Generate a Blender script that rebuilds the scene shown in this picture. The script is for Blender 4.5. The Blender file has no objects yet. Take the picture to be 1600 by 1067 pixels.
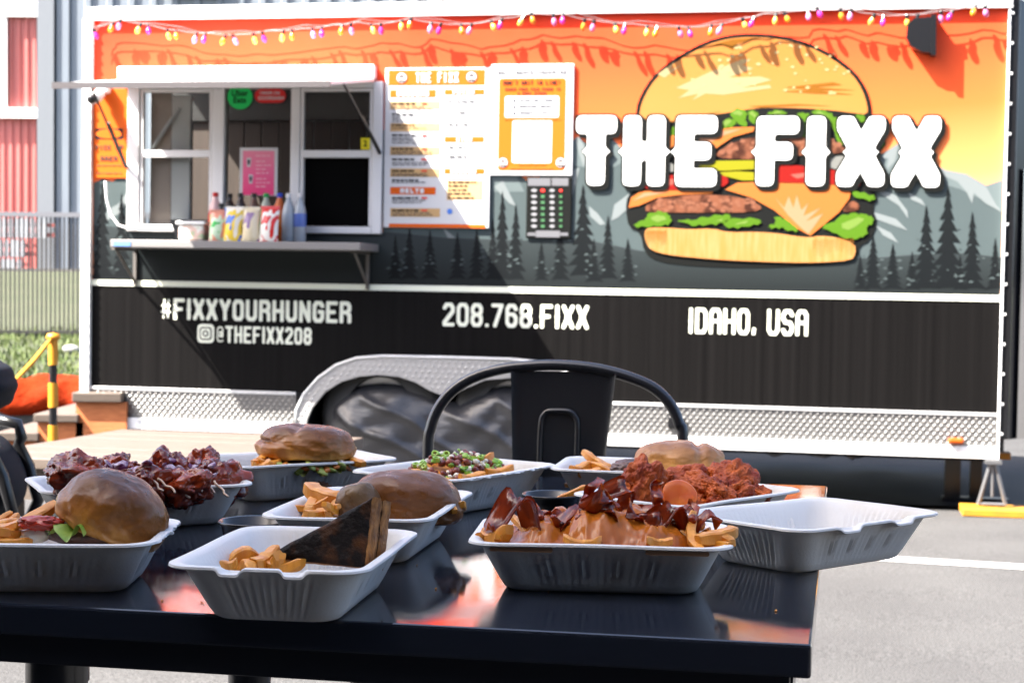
import bpy, bmesh, math, random
import numpy as np
from mathutils import Vector, Matrix, noise, Euler
from mathutils.geometry import tessellate_polygon

random.seed(7)
SC = bpy.context.scene
COL = SC.collection
R = math.radians

# ------------------------------------------------------------------ camera
FPX, YH, ROLL, CZ = 2600.0, 450.0, 0.010, 1.024
PIT = math.atan((533.5 - YH) / FPX)
cam_d = bpy.data.cameras.new('camera')
cam = bpy.data.objects.new('camera', cam_d)
COL.objects.link(cam)
cam.matrix_world = Matrix.Translation((0, 0, CZ)) @ Matrix.Rotation(math.pi / 2 - PIT, 4, 'X') @ Matrix.Rotation(ROLL, 4, 'Z')
cam_d.sensor_width = 36.0
cam_d.sensor_fit = 'HORIZONTAL'
cam_d.lens = 36.0 * FPX / 1600.0
cam_d.clip_start = 0.05
cam_d.clip_end = 3000
cam_d.dof.use_dof = True
cam_d.dof.focus_distance = 1.52
cam_d.dof.aperture_fstop = 18.0
SC.camera = cam

# ------------------------------------------------------------------ light
SUN_DIR = Vector((1.907, 0.651, -2.5)).normalized()      # the way the light travels
SUN_EL = math.asin(-SUN_DIR.z)
SUN_ROT = math.atan2(-SUN_DIR.x, -SUN_DIR.y)
wd = bpy.data.worlds.new('World')
SC.world = wd
wd.use_nodes = True
nt = wd.node_tree
nt.nodes.clear()
wo = nt.nodes.new('ShaderNodeOutputWorld')
bg = nt.nodes.new('ShaderNodeBackground')
sky = nt.nodes.new('ShaderNodeTexSky')
sky.sky_type = 'NISHITA'
sky.sun_disc = False
sky.sun_elevation = SUN_EL
sky.sun_rotation = SUN_ROT
sky.air_density = 0.8
sky.dust_density = 4.0
sky.ozone_density = 1.0
bg.inputs['Strength'].default_value = 0.08
nt.links.new(sky.outputs[0], bg.inputs[0])
nt.links.new(bg.outputs[0], wo.inputs[0])
sl = bpy.data.lights.new('sun', 'SUN')
sl.energy = 5.0
sl.angle = R(0.5)
sl.color = (1.0, 0.95, 0.87)
so = bpy.data.objects.new('sun', sl)
COL.objects.link(so)
so.location = (-6, -3, 9)
so.rotation_euler = SUN_DIR.to_track_quat('-Z', 'Y').to_euler()
SC.view_settings.view_transform = 'Standard'
SC.view_settings.look = 'None'
SC.view_settings.gamma = 1.0
SC.view_settings.use_curve_mapping = False
SC.view_settings.exposure = 3.0
SC.render.engine = 'CYCLES'
SC.cycles.use_denoising = True
SC.cycles.max_bounces = 8
SC.cycles.caustics_reflective = False
SC.cycles.caustics_refractive = False

# ------------------------------------------------------------------ helpers
def ray(px, py):
    """unit-forward ray of a photo pixel, relative to the camera position"""
    dx, dy = px - 800.0, py - 533.5
    cr, sr = math.cos(ROLL), math.sin(ROLL)
    u, v = dx * cr + dy * sr, -dx * sr + dy * cr
    x, y, z = u / FPX, 1.0, -v / FPX
    c, s = math.cos(PIT), math.sin(PIT)
    return Vector((x, c * y + s * z, -s * y + c * z))

def at(px, py, y=None, z=None):
    d = ray(px, py)
    k = (y / d.y) if y is not None else ((z - CZ) / d.z)
    return Vector((0, 0, CZ)) + d * k

def mk(name, V, F, m, parent=None, M=None, smooth=False, mats=None, fm=None):
    me = bpy.data.meshes.new(name)
    me.from_pydata([tuple(v) for v in V], [], F)
    if mats:
        for q in mats: me.materials.append(q)
        if fm is not None: me.polygons.foreach_set('material_index', fm)
    else:
        me.materials.append(m)
    if smooth:
        me.polygons.foreach_set('use_smooth', [True] * len(me.polygons))
    me.update()
    o = bpy.data.objects.new(name, me)
    COL.objects.link(o)
    if parent: o.parent = parent
    if M is not None: o.matrix_local = M
    return o

def empty(name, M, label, cat, group=None):
    o = bpy.data.objects.new(name, None)
    o.empty_display_size = 0.05
    COL.objects.link(o)
    o.matrix_world = M
    return tag(o, label, cat, group)

def tag(o, label=None, cat=None, group=None, kind=None):
    if label: o['label'] = label
    if cat: o['category'] = cat
    if group: o['group'] = group
    if kind: o['kind'] = kind
    return o

class MB:
    """collects shapes for ONE mesh"""
    def __init__(s): s.V, s.F = [], []
    def add(s, V, F):
        b = len(s.V); s.V += [tuple(v) for v in V]; s.F += [tuple(i + b for i in f) for f in F]; return s
    def box(s, x0, x1, y0, y1, z0, z1, bev=0.0):
        if bev <= 0:
            V = [(x, y, z) for z in (z0, z1) for y in (y0, y1) for x in (x0, x1)]
            return s.add(V, [(0, 2, 3, 1), (4, 5, 7, 6), (0, 1, 5, 4), (1, 3, 7, 5), (3, 2, 6, 7), (2, 0, 4, 6)])
        bm = bmesh.new()
        bmesh.ops.create_cube(bm, size=1.0)
        for v in bm.verts:
            v.co = Vector(((x0 + x1) / 2 + v.co.x * (x1 - x0), (y0 + y1) / 2 + v.co.y * (y1 - y0), (z0 + z1) / 2 + v.co.z * (z1 - z0)))
        bmesh.ops.bevel(bm, geom=list(bm.edges), offset=bev, segments=2, affect='EDGES', profile=0.5)
        return s.bm(bm)
    def bm(s, bm):
        bm.verts.index_update()
        s.add([v.co.copy() for v in bm.verts], [[v.index for v in f.verts] for f in bm.faces])
        bm.free(); return s
    def tube(s, pts, rad, n=8, closed=False, cap=True):
        pts = [Vector(p) for p in pts]
        N = len(pts)
        rs = rad if isinstance(rad, (list, tuple)) else [rad] * N
        up = None; V = []; F = []
        for i, p in enumerate(pts):
            a = pts[(i - 1) % N] if (closed or i > 0) else p
            b = pts[(i + 1) % N] if (closed or i < N - 1) else p
            t = (b - a).normalized()
            if up is None:
                up = t.orthogonal().normalized()
            up = (up - t * up.dot(t)).normalized()
            sd = t.cross(up)
            for k in range(n):
                q = 2 * math.pi * k / n
                V.append(p + (up * math.cos(q) + sd * math.sin(q)) * rs[i])
        for i in range(N if closed else N - 1):
            j = (i + 1) % N
            for k in range(n):
                l = (k + 1) % n
                F.append((i * n + k, i * n + l, j * n + l, j * n + k))
        if cap and not closed:
            F.append(tuple(range(n - 1, -1, -1))); F.append(tuple((N - 1) * n + k for k in range(n)))
        return s.add(V, F)
    def lathe(s, prof, n=20, c=(0, 0, 0)):
        V = []; F = []
        for r, z in prof:
            for k in range(n):
                q = 2 * math.pi * k / n
                V.append((c[0] + r * math.cos(q), c[1] + r * math.sin(q), c[2] + z))
        for i in range(len(prof) - 1):
            for k in range(n):
                l = (k + 1) % n
                F.append((i * n + k, i * n + l, (i + 1) * n + l, (i + 1) * n + k))
        return s.add(V, F)
    def poly(s, pts2, y):
        """flat polygon in the local x-z plane at depth y, facing -y"""
        tri = tessellate_polygon([[Vector((p[0], p[1], 0)) for p in pts2]])
        F = []
        for t in tri:
            a, b, c = [pts2[i] for i in t]
            cr = (b[0] - a[0]) * (c[1] - a[1]) - (b[1] - a[1]) * (c[0] - a[0])
            F.append(t if cr > 0 else (t[0], t[2], t[1]))
        return s.add([(p[0], y, p[1]) for p in pts2], F)
    def prism(s, pts2, y0, y1):
        n = len(pts2)
        ar = sum(pts2[i][0] * pts2[(i + 1) % n][1] - pts2[(i + 1) % n][0] * pts2[i][1] for i in range(n))
        if ar < 0: pts2 = pts2[::-1]
        s.poly(pts2, y0)
        tri = tessellate_polygon([[Vector((p[0], p[1], 0)) for p in pts2]])
        s.add([(p[0], y1, p[1]) for p in pts2], [tuple(t) for t in tri])
        s.add([(p[0], y0, p[1]) for p in pts2] + [(p[0], y1, p[1]) for p in pts2], [(i, i + n, (i + 1) % n + n, (i + 1) % n) for i in range(n)])
        return s
    def build(s, name, m, parent=None, M=None, smooth=False):
        return mk(name, s.V, s.F, m, parent, M, smooth)

def auto_smooth(o, ang=40):
    me = o.data
    bm = bmesh.new(); bm.from_mesh(me)
    for f in bm.faces: f.smooth = True
    for e in bm.edges:
        if len(e.link_faces) == 2 and e.calc_face_angle(0) > R(ang): e.smooth = False
    bm.to_mesh(me); bm.free()
    return o

# ------------------------------------------------------------------ materials
def mat(name, col, rough=0.5, metal=0.0, spec=0.5, col2=None, nscale=20.0, ndet=4.0, lo=0.35, hi=0.65, bump=0.0, bscale=60.0, bdist=0.002,
        coat=0.0, trans=0.0, sss=0.0, sssr=(0.01, 0.005, 0.003), alpha=1.0, stretch=(1, 1, 1), coat_rough=0.15, rough2=None):
    if name.endswith('_print'): spec = .15
    m = bpy.data.materials.new(name)
    m.use_nodes = True
    t = m.node_tree
    b = t.nodes['Principled BSDF']
    b.inputs['Base Color'].default_value = (*col, 1)
    b.inputs['Roughness'].default_value = rough
    b.inputs['Metallic'].default_value = metal
    b.inputs['Specular IOR Level'].default_value = spec
    b.inputs['Coat Weight'].default_value = coat
    b.inputs['Coat Roughness'].default_value = coat_rough
    b.inputs['Transmission Weight'].default_value = trans
    b.inputs['Alpha'].default_value = alpha
    if sss > 0:
        b.inputs['Subsurface Weight'].default_value = sss
        b.inputs['Subsurface Radius'].default_value = sssr
        b.inputs['Subsurface Scale'].default_value = 1.0
    tc = mp = None
    if col2 or bump > 0 or rough2 is not None:
        tc = t.nodes.new('ShaderNodeTexCoord')
        mp = t.nodes.new('ShaderNodeMapping')
        mp.inputs['Scale'].default_value = stretch
        t.links.new(tc.outputs['Object'], mp.inputs[0])
    if col2 or rough2 is not None:
        n = t.nodes.new('ShaderNodeTexNoise')
        n.inputs['Scale'].default_value = nscale
        n.inputs['Detail'].default_value = ndet
        t.links.new(mp.outputs[0], n.inputs['Vector'])
        mr = t.nodes.new('ShaderNodeMapRange')
        mr.inputs[1].default_value = lo; mr.inputs[2].default_value = hi
        t.links.new(n.outputs[0], mr.inputs[0])
        if col2:
            mx = t.nodes.new('ShaderNodeMix'); mx.data_type = 'RGBA'
            mx.inputs[6].default_value = (*col, 1); mx.inputs[7].default_value = (*col2, 1)
            t.links.new(mr.outputs[0], mx.inputs[0])
            t.links.new(mx.outputs[2], b.inputs['Base Color'])
        if rough2 is not None:
            m2 = t.nodes.new('ShaderNodeMapRange')
            m2.inputs[3].default_value = rough; m2.inputs[4].default_value = rough2
            t.links.new(mr.outputs[0], m2.inputs[0])
            t.links.new(m2.outputs[0], b.inputs['Roughness'])
    if bump > 0:
        n2 = t.nodes.new('ShaderNodeTexNoise')
        n2.inputs['Scale'].default_value = bscale
        n2.inputs['Detail'].default_value = 5.0
        t.links.new(mp.outputs[0], n2.inputs['Vector'])
        bp = t.nodes.new('ShaderNodeBump')
        bp.inputs['Strength'].default_value = bump
        bp.inputs['Distance'].default_value = bdist
        t.links.new(n2.outputs[0], bp.inputs['Height'])
        t.links.new(bp.outputs[0], b.inputs['Normal'])
    return m

def ramp_mat(name, axis, stops, rough=0.4, noise_amt=0.0, nscale=8.0, spec=0.5, bump=0.0, bscale=100.0, bdist=0.001, coat=0.0, space='Object', const=False, sss=0.0):
    """colour by object-space coordinate (a printed gradient, a bake), optionally broken by noise"""
    m = bpy.data.materials.new(name); m.use_nodes = True
    t = m.node_tree; b = t.nodes['Principled BSDF']
    b.inputs['Roughness'].default_value = rough
    b.inputs['Specular IOR Level'].default_value = spec
    b.inputs['Coat Weight'].default_value = coat
    b.inputs['Coat Roughness'].default_value = 0.25
    if sss > 0:
        b.inputs['Subsurface Weight'].default_value = sss
        b.inputs['Subsurface Radius'].default_value = (0.008, 0.004, 0.002)
        b.inputs['Subsurface Scale'].default_value = 1.0
    tc = t.nodes.new('ShaderNodeTexCoord'); sp = t.nodes.new('ShaderNodeSeparateXYZ')
    t.links.new(tc.outputs[space], sp.inputs[0])
    src = sp.outputs[axis]
    if noise_amt > 0:
        n = t.nodes.new('ShaderNodeTexNoise'); n.inputs['Scale'].default_value = nscale; n.inputs['Detail'].default_value = 5
        t.links.new(tc.outputs[space], n.inputs['Vector'])
        ma = t.nodes.new('ShaderNodeMath'); ma.operation = 'MULTIPLY_ADD'
        ma.inputs[1].default_value = noise_amt
        t.links.new(n.outputs[0], ma.inputs[0]); t.links.new(src, ma.inputs[2])
        mb = t.nodes.new('ShaderNodeMath'); mb.operation = 'SUBTRACT'; mb.inputs[1].default_value = noise_amt * 0.5
        t.links.new(ma.outputs[0], mb.inputs[0])
        src = mb.outputs[0]
    lo, hi = stops[0][0], stops[-1][0]
    mr = t.nodes.new('ShaderNodeMapRange'); mr.inputs[1].default_value = lo; mr.inputs[2].default_value = hi
    t.links.new(src, mr.inputs[0])
    cr = t.nodes.new('ShaderNodeValToRGB')
    if const: cr.color_ramp.interpolation = 'CONSTANT'
    el = cr.color_ramp.elements
    while len(el) < len(stops): el.new(0.5)
    for e, (p, c) in zip(el, stops):
        e.position = (p - lo) / (hi - lo)
    for e, (p, c) in zip(el, stops):
        e.color = (*c, 1)
    t.links.new(mr.outputs[0], cr.inputs[0])
    t.links.new(cr.outputs[0], b.inputs['Base Color'])
    if bump > 0:
        n2 = t.nodes.new('ShaderNodeTexNoise'); n2.inputs['Scale'].default_value = bscale; n2.inputs['Detail'].default_value = 5
        t.links.new(tc.outputs[space], n2.inputs['Vector'])
        bp = t.nodes.new('ShaderNodeBump'); bp.inputs['Strength'].default_value = bump; bp.inputs['Distance'].default_value = bdist
        t.links.new(n2.outputs[0], bp.inputs['Height']); t.links.new(bp.outputs[0], b.inputs['Normal'])
    return m

M_white = mat('white_paint', (0.8, 0.8, 0.79), 0.4)
M_alu = mat('brushed_aluminium', (0.72, 0.72, 0.72), 0.45, 0.55, col2=(0.6, 0.6, 0.6), nscale=6)
M_cream = mat('cream_vinyl', (0.78, 0.8, 0.66), 0.45)
M_black = mat('black_vinyl', (.0034, .0031, .0031), 0.42, spec=.08, col2=(0.0062, 0.0057, 0.0056), nscale=3, bump=0.1, bscale=4, stretch=(9, 1, 0.05), bdist=0.004)
M_ink = mat('dark_ink', (0.004, 0.0045, 0.004), 0.5, spec=.15)
M_rubber = mat('black_rubber', (0.02, 0.02, 0.02), 0.6, bump=0.3, bscale=40)
M_steelblack = mat('black_powder_coat', (0.012, 0.013, 0.016), 0.3, coat=0.3)
M_glossblack = mat('black_plastic', (0.006, 0.006, 0.007), 0.3)
M_wood = mat('pale_pine', (0.088, 0.066, 0.052), 0.6, col2=(0.07, 0.05, 0.036), nscale=5, stretch=(2, 14, 14), bump=0.2, bscale=30)  # the pine's own pale colour, varied along the grain
M_cedar = mat('orange_cedar', (0.5, 0.16, 0.05), 0.65, col2=(0.38, 0.11, 0.03), nscale=6, stretch=(3, 3, 20), bump=0.2)

# ------------------------------------------------------------------ stroke lettering (flat print)
GLYPH = {
 'A': '000516364540 0343', 'B': '00063645443303 33424130 3000', 'C': '453616050110304 1', 'D': '00063645413000',
 'E': '46060040 0333', 'F': '460600 0333', 'G': '4536160501103041 41 4333', 'H': '0006 4046 0343', 'I': '2620', 'J': '46413010 01',
 'K': '0006 4603 0340', 'L': '060040', 'M': '0006234640', 'N': '00064046', 'O': '051636454130100105', 'P': '0006364544330 3',
 'Q': '051636454130100105 2140', 'R': '00063645443303 2340', 'S': '453616050413334241301001', 'T': '0646 2620', 'U': '0601103041 4146',
 'V': '062046', 'W': '0600234046', 'X': '0046 0640', 'Y': '0623 4623 2320', 'Z': '06460040',
 '0': '051636454130100105', '1': '152620', '2': '0516364544000 040', '3': '0516364544333 3 33424130 1001', '4': '06034 3 4640',
 '5': '4606033342413 01001', '6': '453616050110304142330 3', '7': '064610', '8': '13040516364544331302 0110304142 33 13', '9': '410 1', '.': '2020',
 ',': '2110', '#': '1016 3036 0242 0444', '@': '413010010516364542322234 34', '-': '1333', "'": '2625', '!': '2622 2020', ':': '2121 2424', '&': '401415264502 0110 3042', '$': '453616050413334241301001 2720', ' ': ''}
def glyph_lines(ch):
    out = []
    for tok in GLYPH.get(ch, '').split(' '):
        if not tok: continue
        if len(tok) % 2: tok = tok + '0' if False else tok[:-1]
        pts = [(int(tok[i]), int(tok[i + 1])) for i in range(0, len(tok), 2)]
        if pts: out.append(pts)
    return out
GL2 = {   # glyphs written out where the compact form would be clumsy
 'C': [[(4, 5), (3, 6), (1, 6), (0, 5), (0, 1), (1, 0), (3, 0), (4, 1)]],
 'P': [[(0, 0), (0, 6), (3, 6), (4, 5), (4, 4), (3, 3), (0, 3)]],
 'B': [[(0, 0), (0, 6), (3, 6), (4, 5), (4, 4), (3, 3), (0, 3)], [(3, 3), (4, 2), (4, 1), (3, 0), (0, 0)]],
 'G': [[(4, 5), (3, 6), (1, 6), (0, 5), (0, 1), (1, 0), (3, 0), (4, 1), (4, 3), (2.6, 3)]],
 'J': [[(4, 6), (4, 1), (3, 0), (1, 0), (0, 1)]],
 'N': [[(0, 0), (0, 6), (4, 0), (4, 6)]],
 'U': [[(0, 6), (0, 1), (1, 0), (3, 0), (4, 1), (4, 6)]],
 'R': [[(0, 0), (0, 6), (3, 6), (4, 5), (4, 4), (3, 3), (0, 3)], [(3, 3), (4, 2), (4, 0)]],
 '2': [[(0, 5), (1, 6), (3, 6), (4, 5), (4, 4), (0, 0.6), (0, 0), (4, 0)]],
 '3': [[(0, 5), (1, 6), (3, 6), (4, 5), (4, 4), (3, 3), (2, 3)], [(3, 3), (4, 2), (4, 1), (3, 0), (1, 0), (0, 1)]],
 '4': [[(0, 6), (0, 3), (4, 3)], [(4, 6), (4, 0)]],
 '5': [[(4, 6), (0, 6), (0, 3.4), (3, 3.4), (4, 2.4), (4, 1), (3, 0), (1, 0), (0, 1)]],
 '6': [[(4, 5), (3, 6), (1, 6), (0, 5), (0, 1), (1, 0), (3, 0), (4, 1), (4, 2.4), (3, 3.4), (0, 3.4)]],
 '8': [[(1, 3.1), (0, 4), (0, 5), (1, 6), (3, 6), (4, 5), (4, 4), (3, 3.1), (1, 3.1), (0, 2.2), (0, 1), (1, 0), (3, 0), (4, 1), (4, 2.2), (3, 3.1)]],
 '9': [[(0, 1), (1, 0), (3, 0), (4, 1), (4, 5), (3, 6), (1, 6), (0, 5), (0, 3.6), (1, 2.6), (4, 2.6)]],
 '#': [[(.7, 0), (1.1, 6)], [(2.9, 0), (3.3, 6)], [(-.2, 1.9), (4, 1.9)], [(0, 4.1), (4.2, 4.1)]],
 '@': [[(4, 0.4), (3, 0), (1, 0), (0, 1), (0, 5), (1, 6), (3, 6), (4, 5), (4, 2), (2.9, 2), (2.9, 4), (1.5, 4), (1.5, 2), (2.9, 2)]],
 'W': [[(0, 6), (0.8, 0), (2, 4), (3.2, 0), (4, 6)]],
}
def seg_dist(X, Y, a, b):
    ax, ay = a; bx, by = b
    dx, dy = bx - ax, by - ay
    L = dx * dx + dy * dy
    t = np.clip(((X - ax) * dx + (Y - ay) * dy) / L, 0, 1) if L > 1e-12 else 0.0
    return (np.abs(X - ax - t * dx) ** 4 + np.abs(Y - ay - t * dy) ** 4) ** .25

def march(X0, Y0, st, D, lev):
    """flat triangles of the region D < lev sampled on a grid; runs of full cells are merged"""
    ny, nx = D.shape
    V = []; F = []; cache = {}
    S = D < lev
    def vid(key, p):
        if key not in cache:
            cache[key] = len(V); V.append(p)
        return cache[key]
    def corner(i, j): return vid((i, j), (X0 + j * st, Y0 + i * st))
    def edge(i, j, k, l):
        key = (min((i, j), (k, l)), max((i, j), (k, l)))
        d0, d1 = D[i, j], D[k, l]
        t = (lev - d0) / (d1 - d0)
        return vid(key, (X0 + (j + (l - j) * t) * st, Y0 + (i + (k - i) * t) * st))
    for i in range(ny - 1):
        run = None
        for j in range(nx - 1):
            c = (S[i, j], S[i, j + 1], S[i + 1, j + 1], S[i + 1, j])
            full = all(c)
            if full:
                if run is None: run = j
            if (not full or j == nx - 2) and run is not None:
                e = j + 1 if full else j
                F.append((corner(i, run), corner(i, e), corner(i + 1, e), corner(i + 1, run)))
                run = None
            if not full and any(c):
                idx = [(i, j), (i, j + 1), (i + 1, j + 1), (i + 1, j)]
                pts = []
                for k in range(4):
                    a, b = idx[k], idx[(k + 1) % 4]
                    if c[k]: pts.append(corner(*a))
                    if c[k] != c[(k + 1) % 4]: pts.append(edge(a[0], a[1], b[0], b[1]))
                if len(pts) >= 3: F.append(tuple(pts))
    return V, F

def lettering(mb, text, x, z, h, w, y, th, gap=0.0, grow=0.0, dx=0.0, dz=0.0, spur=0.0, res=None, total=None):
    """adds text as flat shapes; x,z lower-left, h letter height, w letter width, th stroke half width (all metres)"""
    st = res or h / 26.0
    n = len(text)
    if total is not None:
        adv = total / n; w = adv * 0.78
    else: adv = w + gap
    for k, ch in enumerate(text):
        x0 = x + k * adv
        lines = GL2.get(ch) or glyph_lines(ch)
        if not lines: continue
        m = th + grow + 3 * st
        gx = np.arange(x0 - m - (0.04 * h if spur else 0), x0 + w + m + (0.04 * h if spur else 0), st)
        gy = np.arange(z - m, z + h + m, st)
        X, Y = np.meshgrid(gx, gy)
        D = np.full(X.shape, 9.0)
        fx = lambda p: (x0 + th + p[0] / 4.0 * (w - 2 * th), z + th + p[1] / 6.0 * (h - 2 * th))
        for pl in lines:
            q = [fx(p) for p in pl]
            if len(q) == 1: q = q * 2
            for a, b in zip(q[:-1], q[1:]):
                D = np.minimum(D, seg_dist(X, Y, a, b))
        D = D - (th * (.48 if ch == '#' else .42) if ch in '#@' else th)
        if spur:
            for sx in {'T': (2,), 'I': (2,), 'H': (0, 4), 'E': (0,), 'F': (0,), 'X': (2,), 'Y': (2,)}.get(ch, ()):
                cx, cz = fx((sx, 2.9))
                e = th * (1.55 if ch != 'X' else 2.0)
                D = np.minimum(D, (np.abs(X - cx) + np.abs(Y - cz) * 1.2) - e)
        V, F = march(gx[0] + dx, gy[0] + dz, st, D, grow)
        mb.add([(v[0], y, v[1]) for v in V], F)
    return mb

# ------------------------------------------------------------------ ground and far setting
GS = -0.012
def gz(y): return max(-0.10, (y - 1.5) * GS) if y > 1.5 else 0.0

M_asph = mat('worn_asphalt', (0.043, 0.042, 0.0425), 0.85, spec=.2, col2=(0.054, 0.053, 0.053), nscale=1.3, ndet=8, bump=0.6, bscale=140, bdist=0.006)
t = M_asph.node_tree                                         # stone speckle
nz = t.nodes.new('ShaderNodeTexNoise'); nz.inputs['Scale'].default_value = 160; nz.inputs['Detail'].default_value = 2
tc = t.nodes.new('ShaderNodeTexCoord'); t.links.new(tc.outputs['Object'], nz.inputs['Vector'])
mrg = t.nodes.new('ShaderNodeMapRange'); mrg.inputs[1].default_value = .3; mrg.inputs[2].default_value = .7; mrg.inputs[3].default_value = .42; mrg.inputs[4].default_value = 1.5
t.links.new(nz.outputs[0], mrg.inputs[0])
old = [l for l in t.links if l.to_socket.name == 'Base Color'][0].from_socket
mm = t.nodes.new('ShaderNodeMix'); mm.data_type = 'RGBA'; mm.blend_type = 'MULTIPLY'; mm.inputs[0].default_value = 1
t.links.new(old, mm.inputs[6]); t.links.new(mrg.outputs[0], mm.inputs[7]); t.links.new(mm.outputs[2], t.nodes['Principled BSDF'].inputs['Base Color'])

ys = [-40, -8, 1.5, 9.8, 15.5, 60, 900]
V = []; F = []
for y in ys:
    for x in (-700, -60, -20, 20, 60, 700):
        V.append((x, y, gz(y)))
for i in range(len(ys) - 1):
    for j in range(5):
        a = i * 6 + j
        F.append((a, a + 1, a + 7, a + 6))
tag(mk('asphalt_ground', V, F, M_asph), kind='structure')
# painted bay line
def on_ground(px, py):
    y = 4.0
    for _ in range(20): y = at(px, py, z=gz(y)).y
    return at(px, py, z=gz(y))
p0, p1 = on_ground(1262, 866), on_ground(1720, 894)
dv = (p1 - p0).normalized(); nv = Vector((-dv.y, dv.x, 0)) * 0.062
p1 = p0 + dv * 3.2
M_line = mat('road_paint', (0.45, 0.45, 0.44), 0.7, col2=(0.3, 0.3, 0.29), nscale=9, lo=.55, hi=.75)
tag(mk('painted_line', [v + Vector((0, 0, .004)) for v in (p0 - nv, p1 - nv, p1 + nv, p0 + nv)], [(0, 1, 2, 3)], M_line), kind='structure')

# lawn bank behind the trailer
def lawn_z(y):
    if y < 15.0: return -0.11
    if y < 15.3: return -0.11 + (y - 15.0) / .3 * .2
    if y < 23: return 0.09 + (y - 15.3) / 7.7 * 0.2
    if y < 31: return 0.29 + (y - 23) / 8 * 0.97
    return 1.26
M_lawn = mat('mown_grass', (0.026, 0.034, 0.012), 0.9, col2=(0.038, 0.043, 0.02), nscale=1.2, bump=0.8, bscale=30, bdist=.03)
V = []; F = []
yy = [15.0, 15.3, 16, 17, 18.5, 20, 21.5, 23, 25, 27, 29, 31]
xx = [-22 + i * 1.6 for i in range(28)]
for y in yy:
    for x in xx: V.append((x, y, lawn_z(y) + 0.03 * noise.noise(Vector((x * .8, y * .8, 0))) + 0.002))
n = len(xx)
for i in range(len(yy) - 1):
    for j in range(n - 1): F.append((i * n + j, i * n + j + 1, (i + 1) * n + j + 1, (i + 1) * n + j))
tag(mk('lawn_bank', V, F, M_lawn, smooth=True), kind='structure')
V = []; F = []                                               # blades along the visible strip
for k in range(9000):
    y = 15.2 + random.random() ** 1.3 * 8.5; x = random.uniform(-7.5, -2.6)
    h = random.uniform(.04, .1); a = random.uniform(0, 6.28); z = lawn_z(y)
    dx, dy = math.cos(a) * .012, math.sin(a) * .012
    lx, ly = random.uniform(-.03, .03), random.uniform(-.03, .03)
    b = len(V); V += [(x - dx, y - dy, z), (x + dx, y + dy, z), (x + lx, y + ly, z + h)]; F.append((b, b + 1, b + 2))
M_blade = mat('grass_blade', (0.05, 0.085, 0.01), 0.7, col2=(0.08, 0.095, 0.02), nscale=2)
tag(mk('lawn_grass', V, F, M_blade), kind='stuff')
M_grav = mat('pale_gravel', (0.13, 0.12, 0.11), 0.9, col2=(0.09, 0.085, 0.08), nscale=12, bump=.6, bscale=30, bdist=.02)
tag(MB().box(-22, 22, 30.9, 60, 0.9, 1.3).build('gravel_terrace', M_grav), kind='structure')

# pale stone on the grass
s = at(113, 541, y=19.5)
bmq = bmesh.new(); bmesh.ops.create_icosphere(bmq, subdivisions=2, radius=.1)
for v in bmq.verts: v.co = Vector((v.co.x * 1.1, v.co.y, v.co.z * .6)) * (1 + .25 * noise.noise(v.co * 8 + Vector((3, 1, 2))))
o = MB().bm(bmq).build('stone', mat('pale_stone', (0.2, 0.2, 0.19), .8), smooth=True); o.location = (s.x, 19.5, lawn_z(19.5) + .05)
tag(o, 'small pale stone lying on the grass beside the trailer', 'stone')

# red barn-like building: board siding with grooves, white trims and a door panel
M_red = mat('faded_red_metal', (0.5, 0.14, 0.125), 0.5, col2=(0.44, 0.12, 0.105), nscale=2, stretch=(3, 1, .3))
M_grey = mat('blue_grey_metal', (0.17, 0.195, 0.225), 0.45, col2=(0.15, 0.17, 0.2), nscale=2, stretch=(3, 1, .3))
M_trim = mat('white_trim_paint', (0.8, 0.8, 0.8), 0.5)
def siding(mb, x0, x1, y, z0, z1, pitch=.3, depth=.04, rib=.07):
    x = x0; V = []; F = []
    prof = []
    while x < x1 - 1e-6:
        prof += [(x, 0), (min(x + pitch - rib * 1.6, x1), 0), (min(x + pitch - rib * 1.3, x1), -depth), (min(x + pitch - rib * .3, x1), -depth)]
        x += pitch
    prof.append((x1, 0))
    for px_, dy in prof: V += [(px_, y + dy, z0), (px_, y + dy, z1)]
    for i in range(len(prof) - 1): F.append((2 * i, 2 * i + 2, 2 * i + 3, 2 * i + 1))
    return mb.add(V, F)
YB = 33.0
def bx(px): return at(px, 300, y=YB).x
def bz(py): return at(40, py, y=YB).z
red = empty('red_building', Matrix.Translation((bx(-10), YB, 1.3)), 'faded red metal-sided building with white window trims behind the fence', 'building')
def rel(o_, par): o_.matrix_parent_inverse = par.matrix_world.inverted(); return o_
ox, oy, oz = bx(-10), YB, 1.3
siding(MB(), bx(-420) - ox, bx(78) - ox, 0, 0, 9.5, pitch=.155, depth=.03, rib=.05).build('siding', M_red, red)
MB().box(bx(-420) - ox, bx(78) - ox, .1, 8, 0, 9.4).build('wall', M_red, red)
MB().box(bx(-200) - ox, bx(79) - ox, -.16, -.045, bz(186) - oz, bz(170) - oz).build('sill', M_trim, red)
MB().box(bx(-200) - ox, bx(79) - ox, -.14, -.045, bz(28) - oz, bz(-20) - oz).build('head_trim', M_trim, red)
MB().box(bx(-60) - ox, bx(13) - ox, -.12, -.045, bz(170) - oz, bz(28) - oz).build('jamb', M_trim, red)
MB().box(bx(67) - ox, bx(77) - ox, -.12, -.045, bz(170) - oz, bz(98) - oz).build('jamb', M_trim, red)
MB().lathe([(0, -.03), (.05, -.03), (.06, 0), (.05, .03), (0, .03)], 12, (bx(69) - ox, -.07, bz(205) - oz)).build('wall_lamp', M_trim, red)

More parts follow.
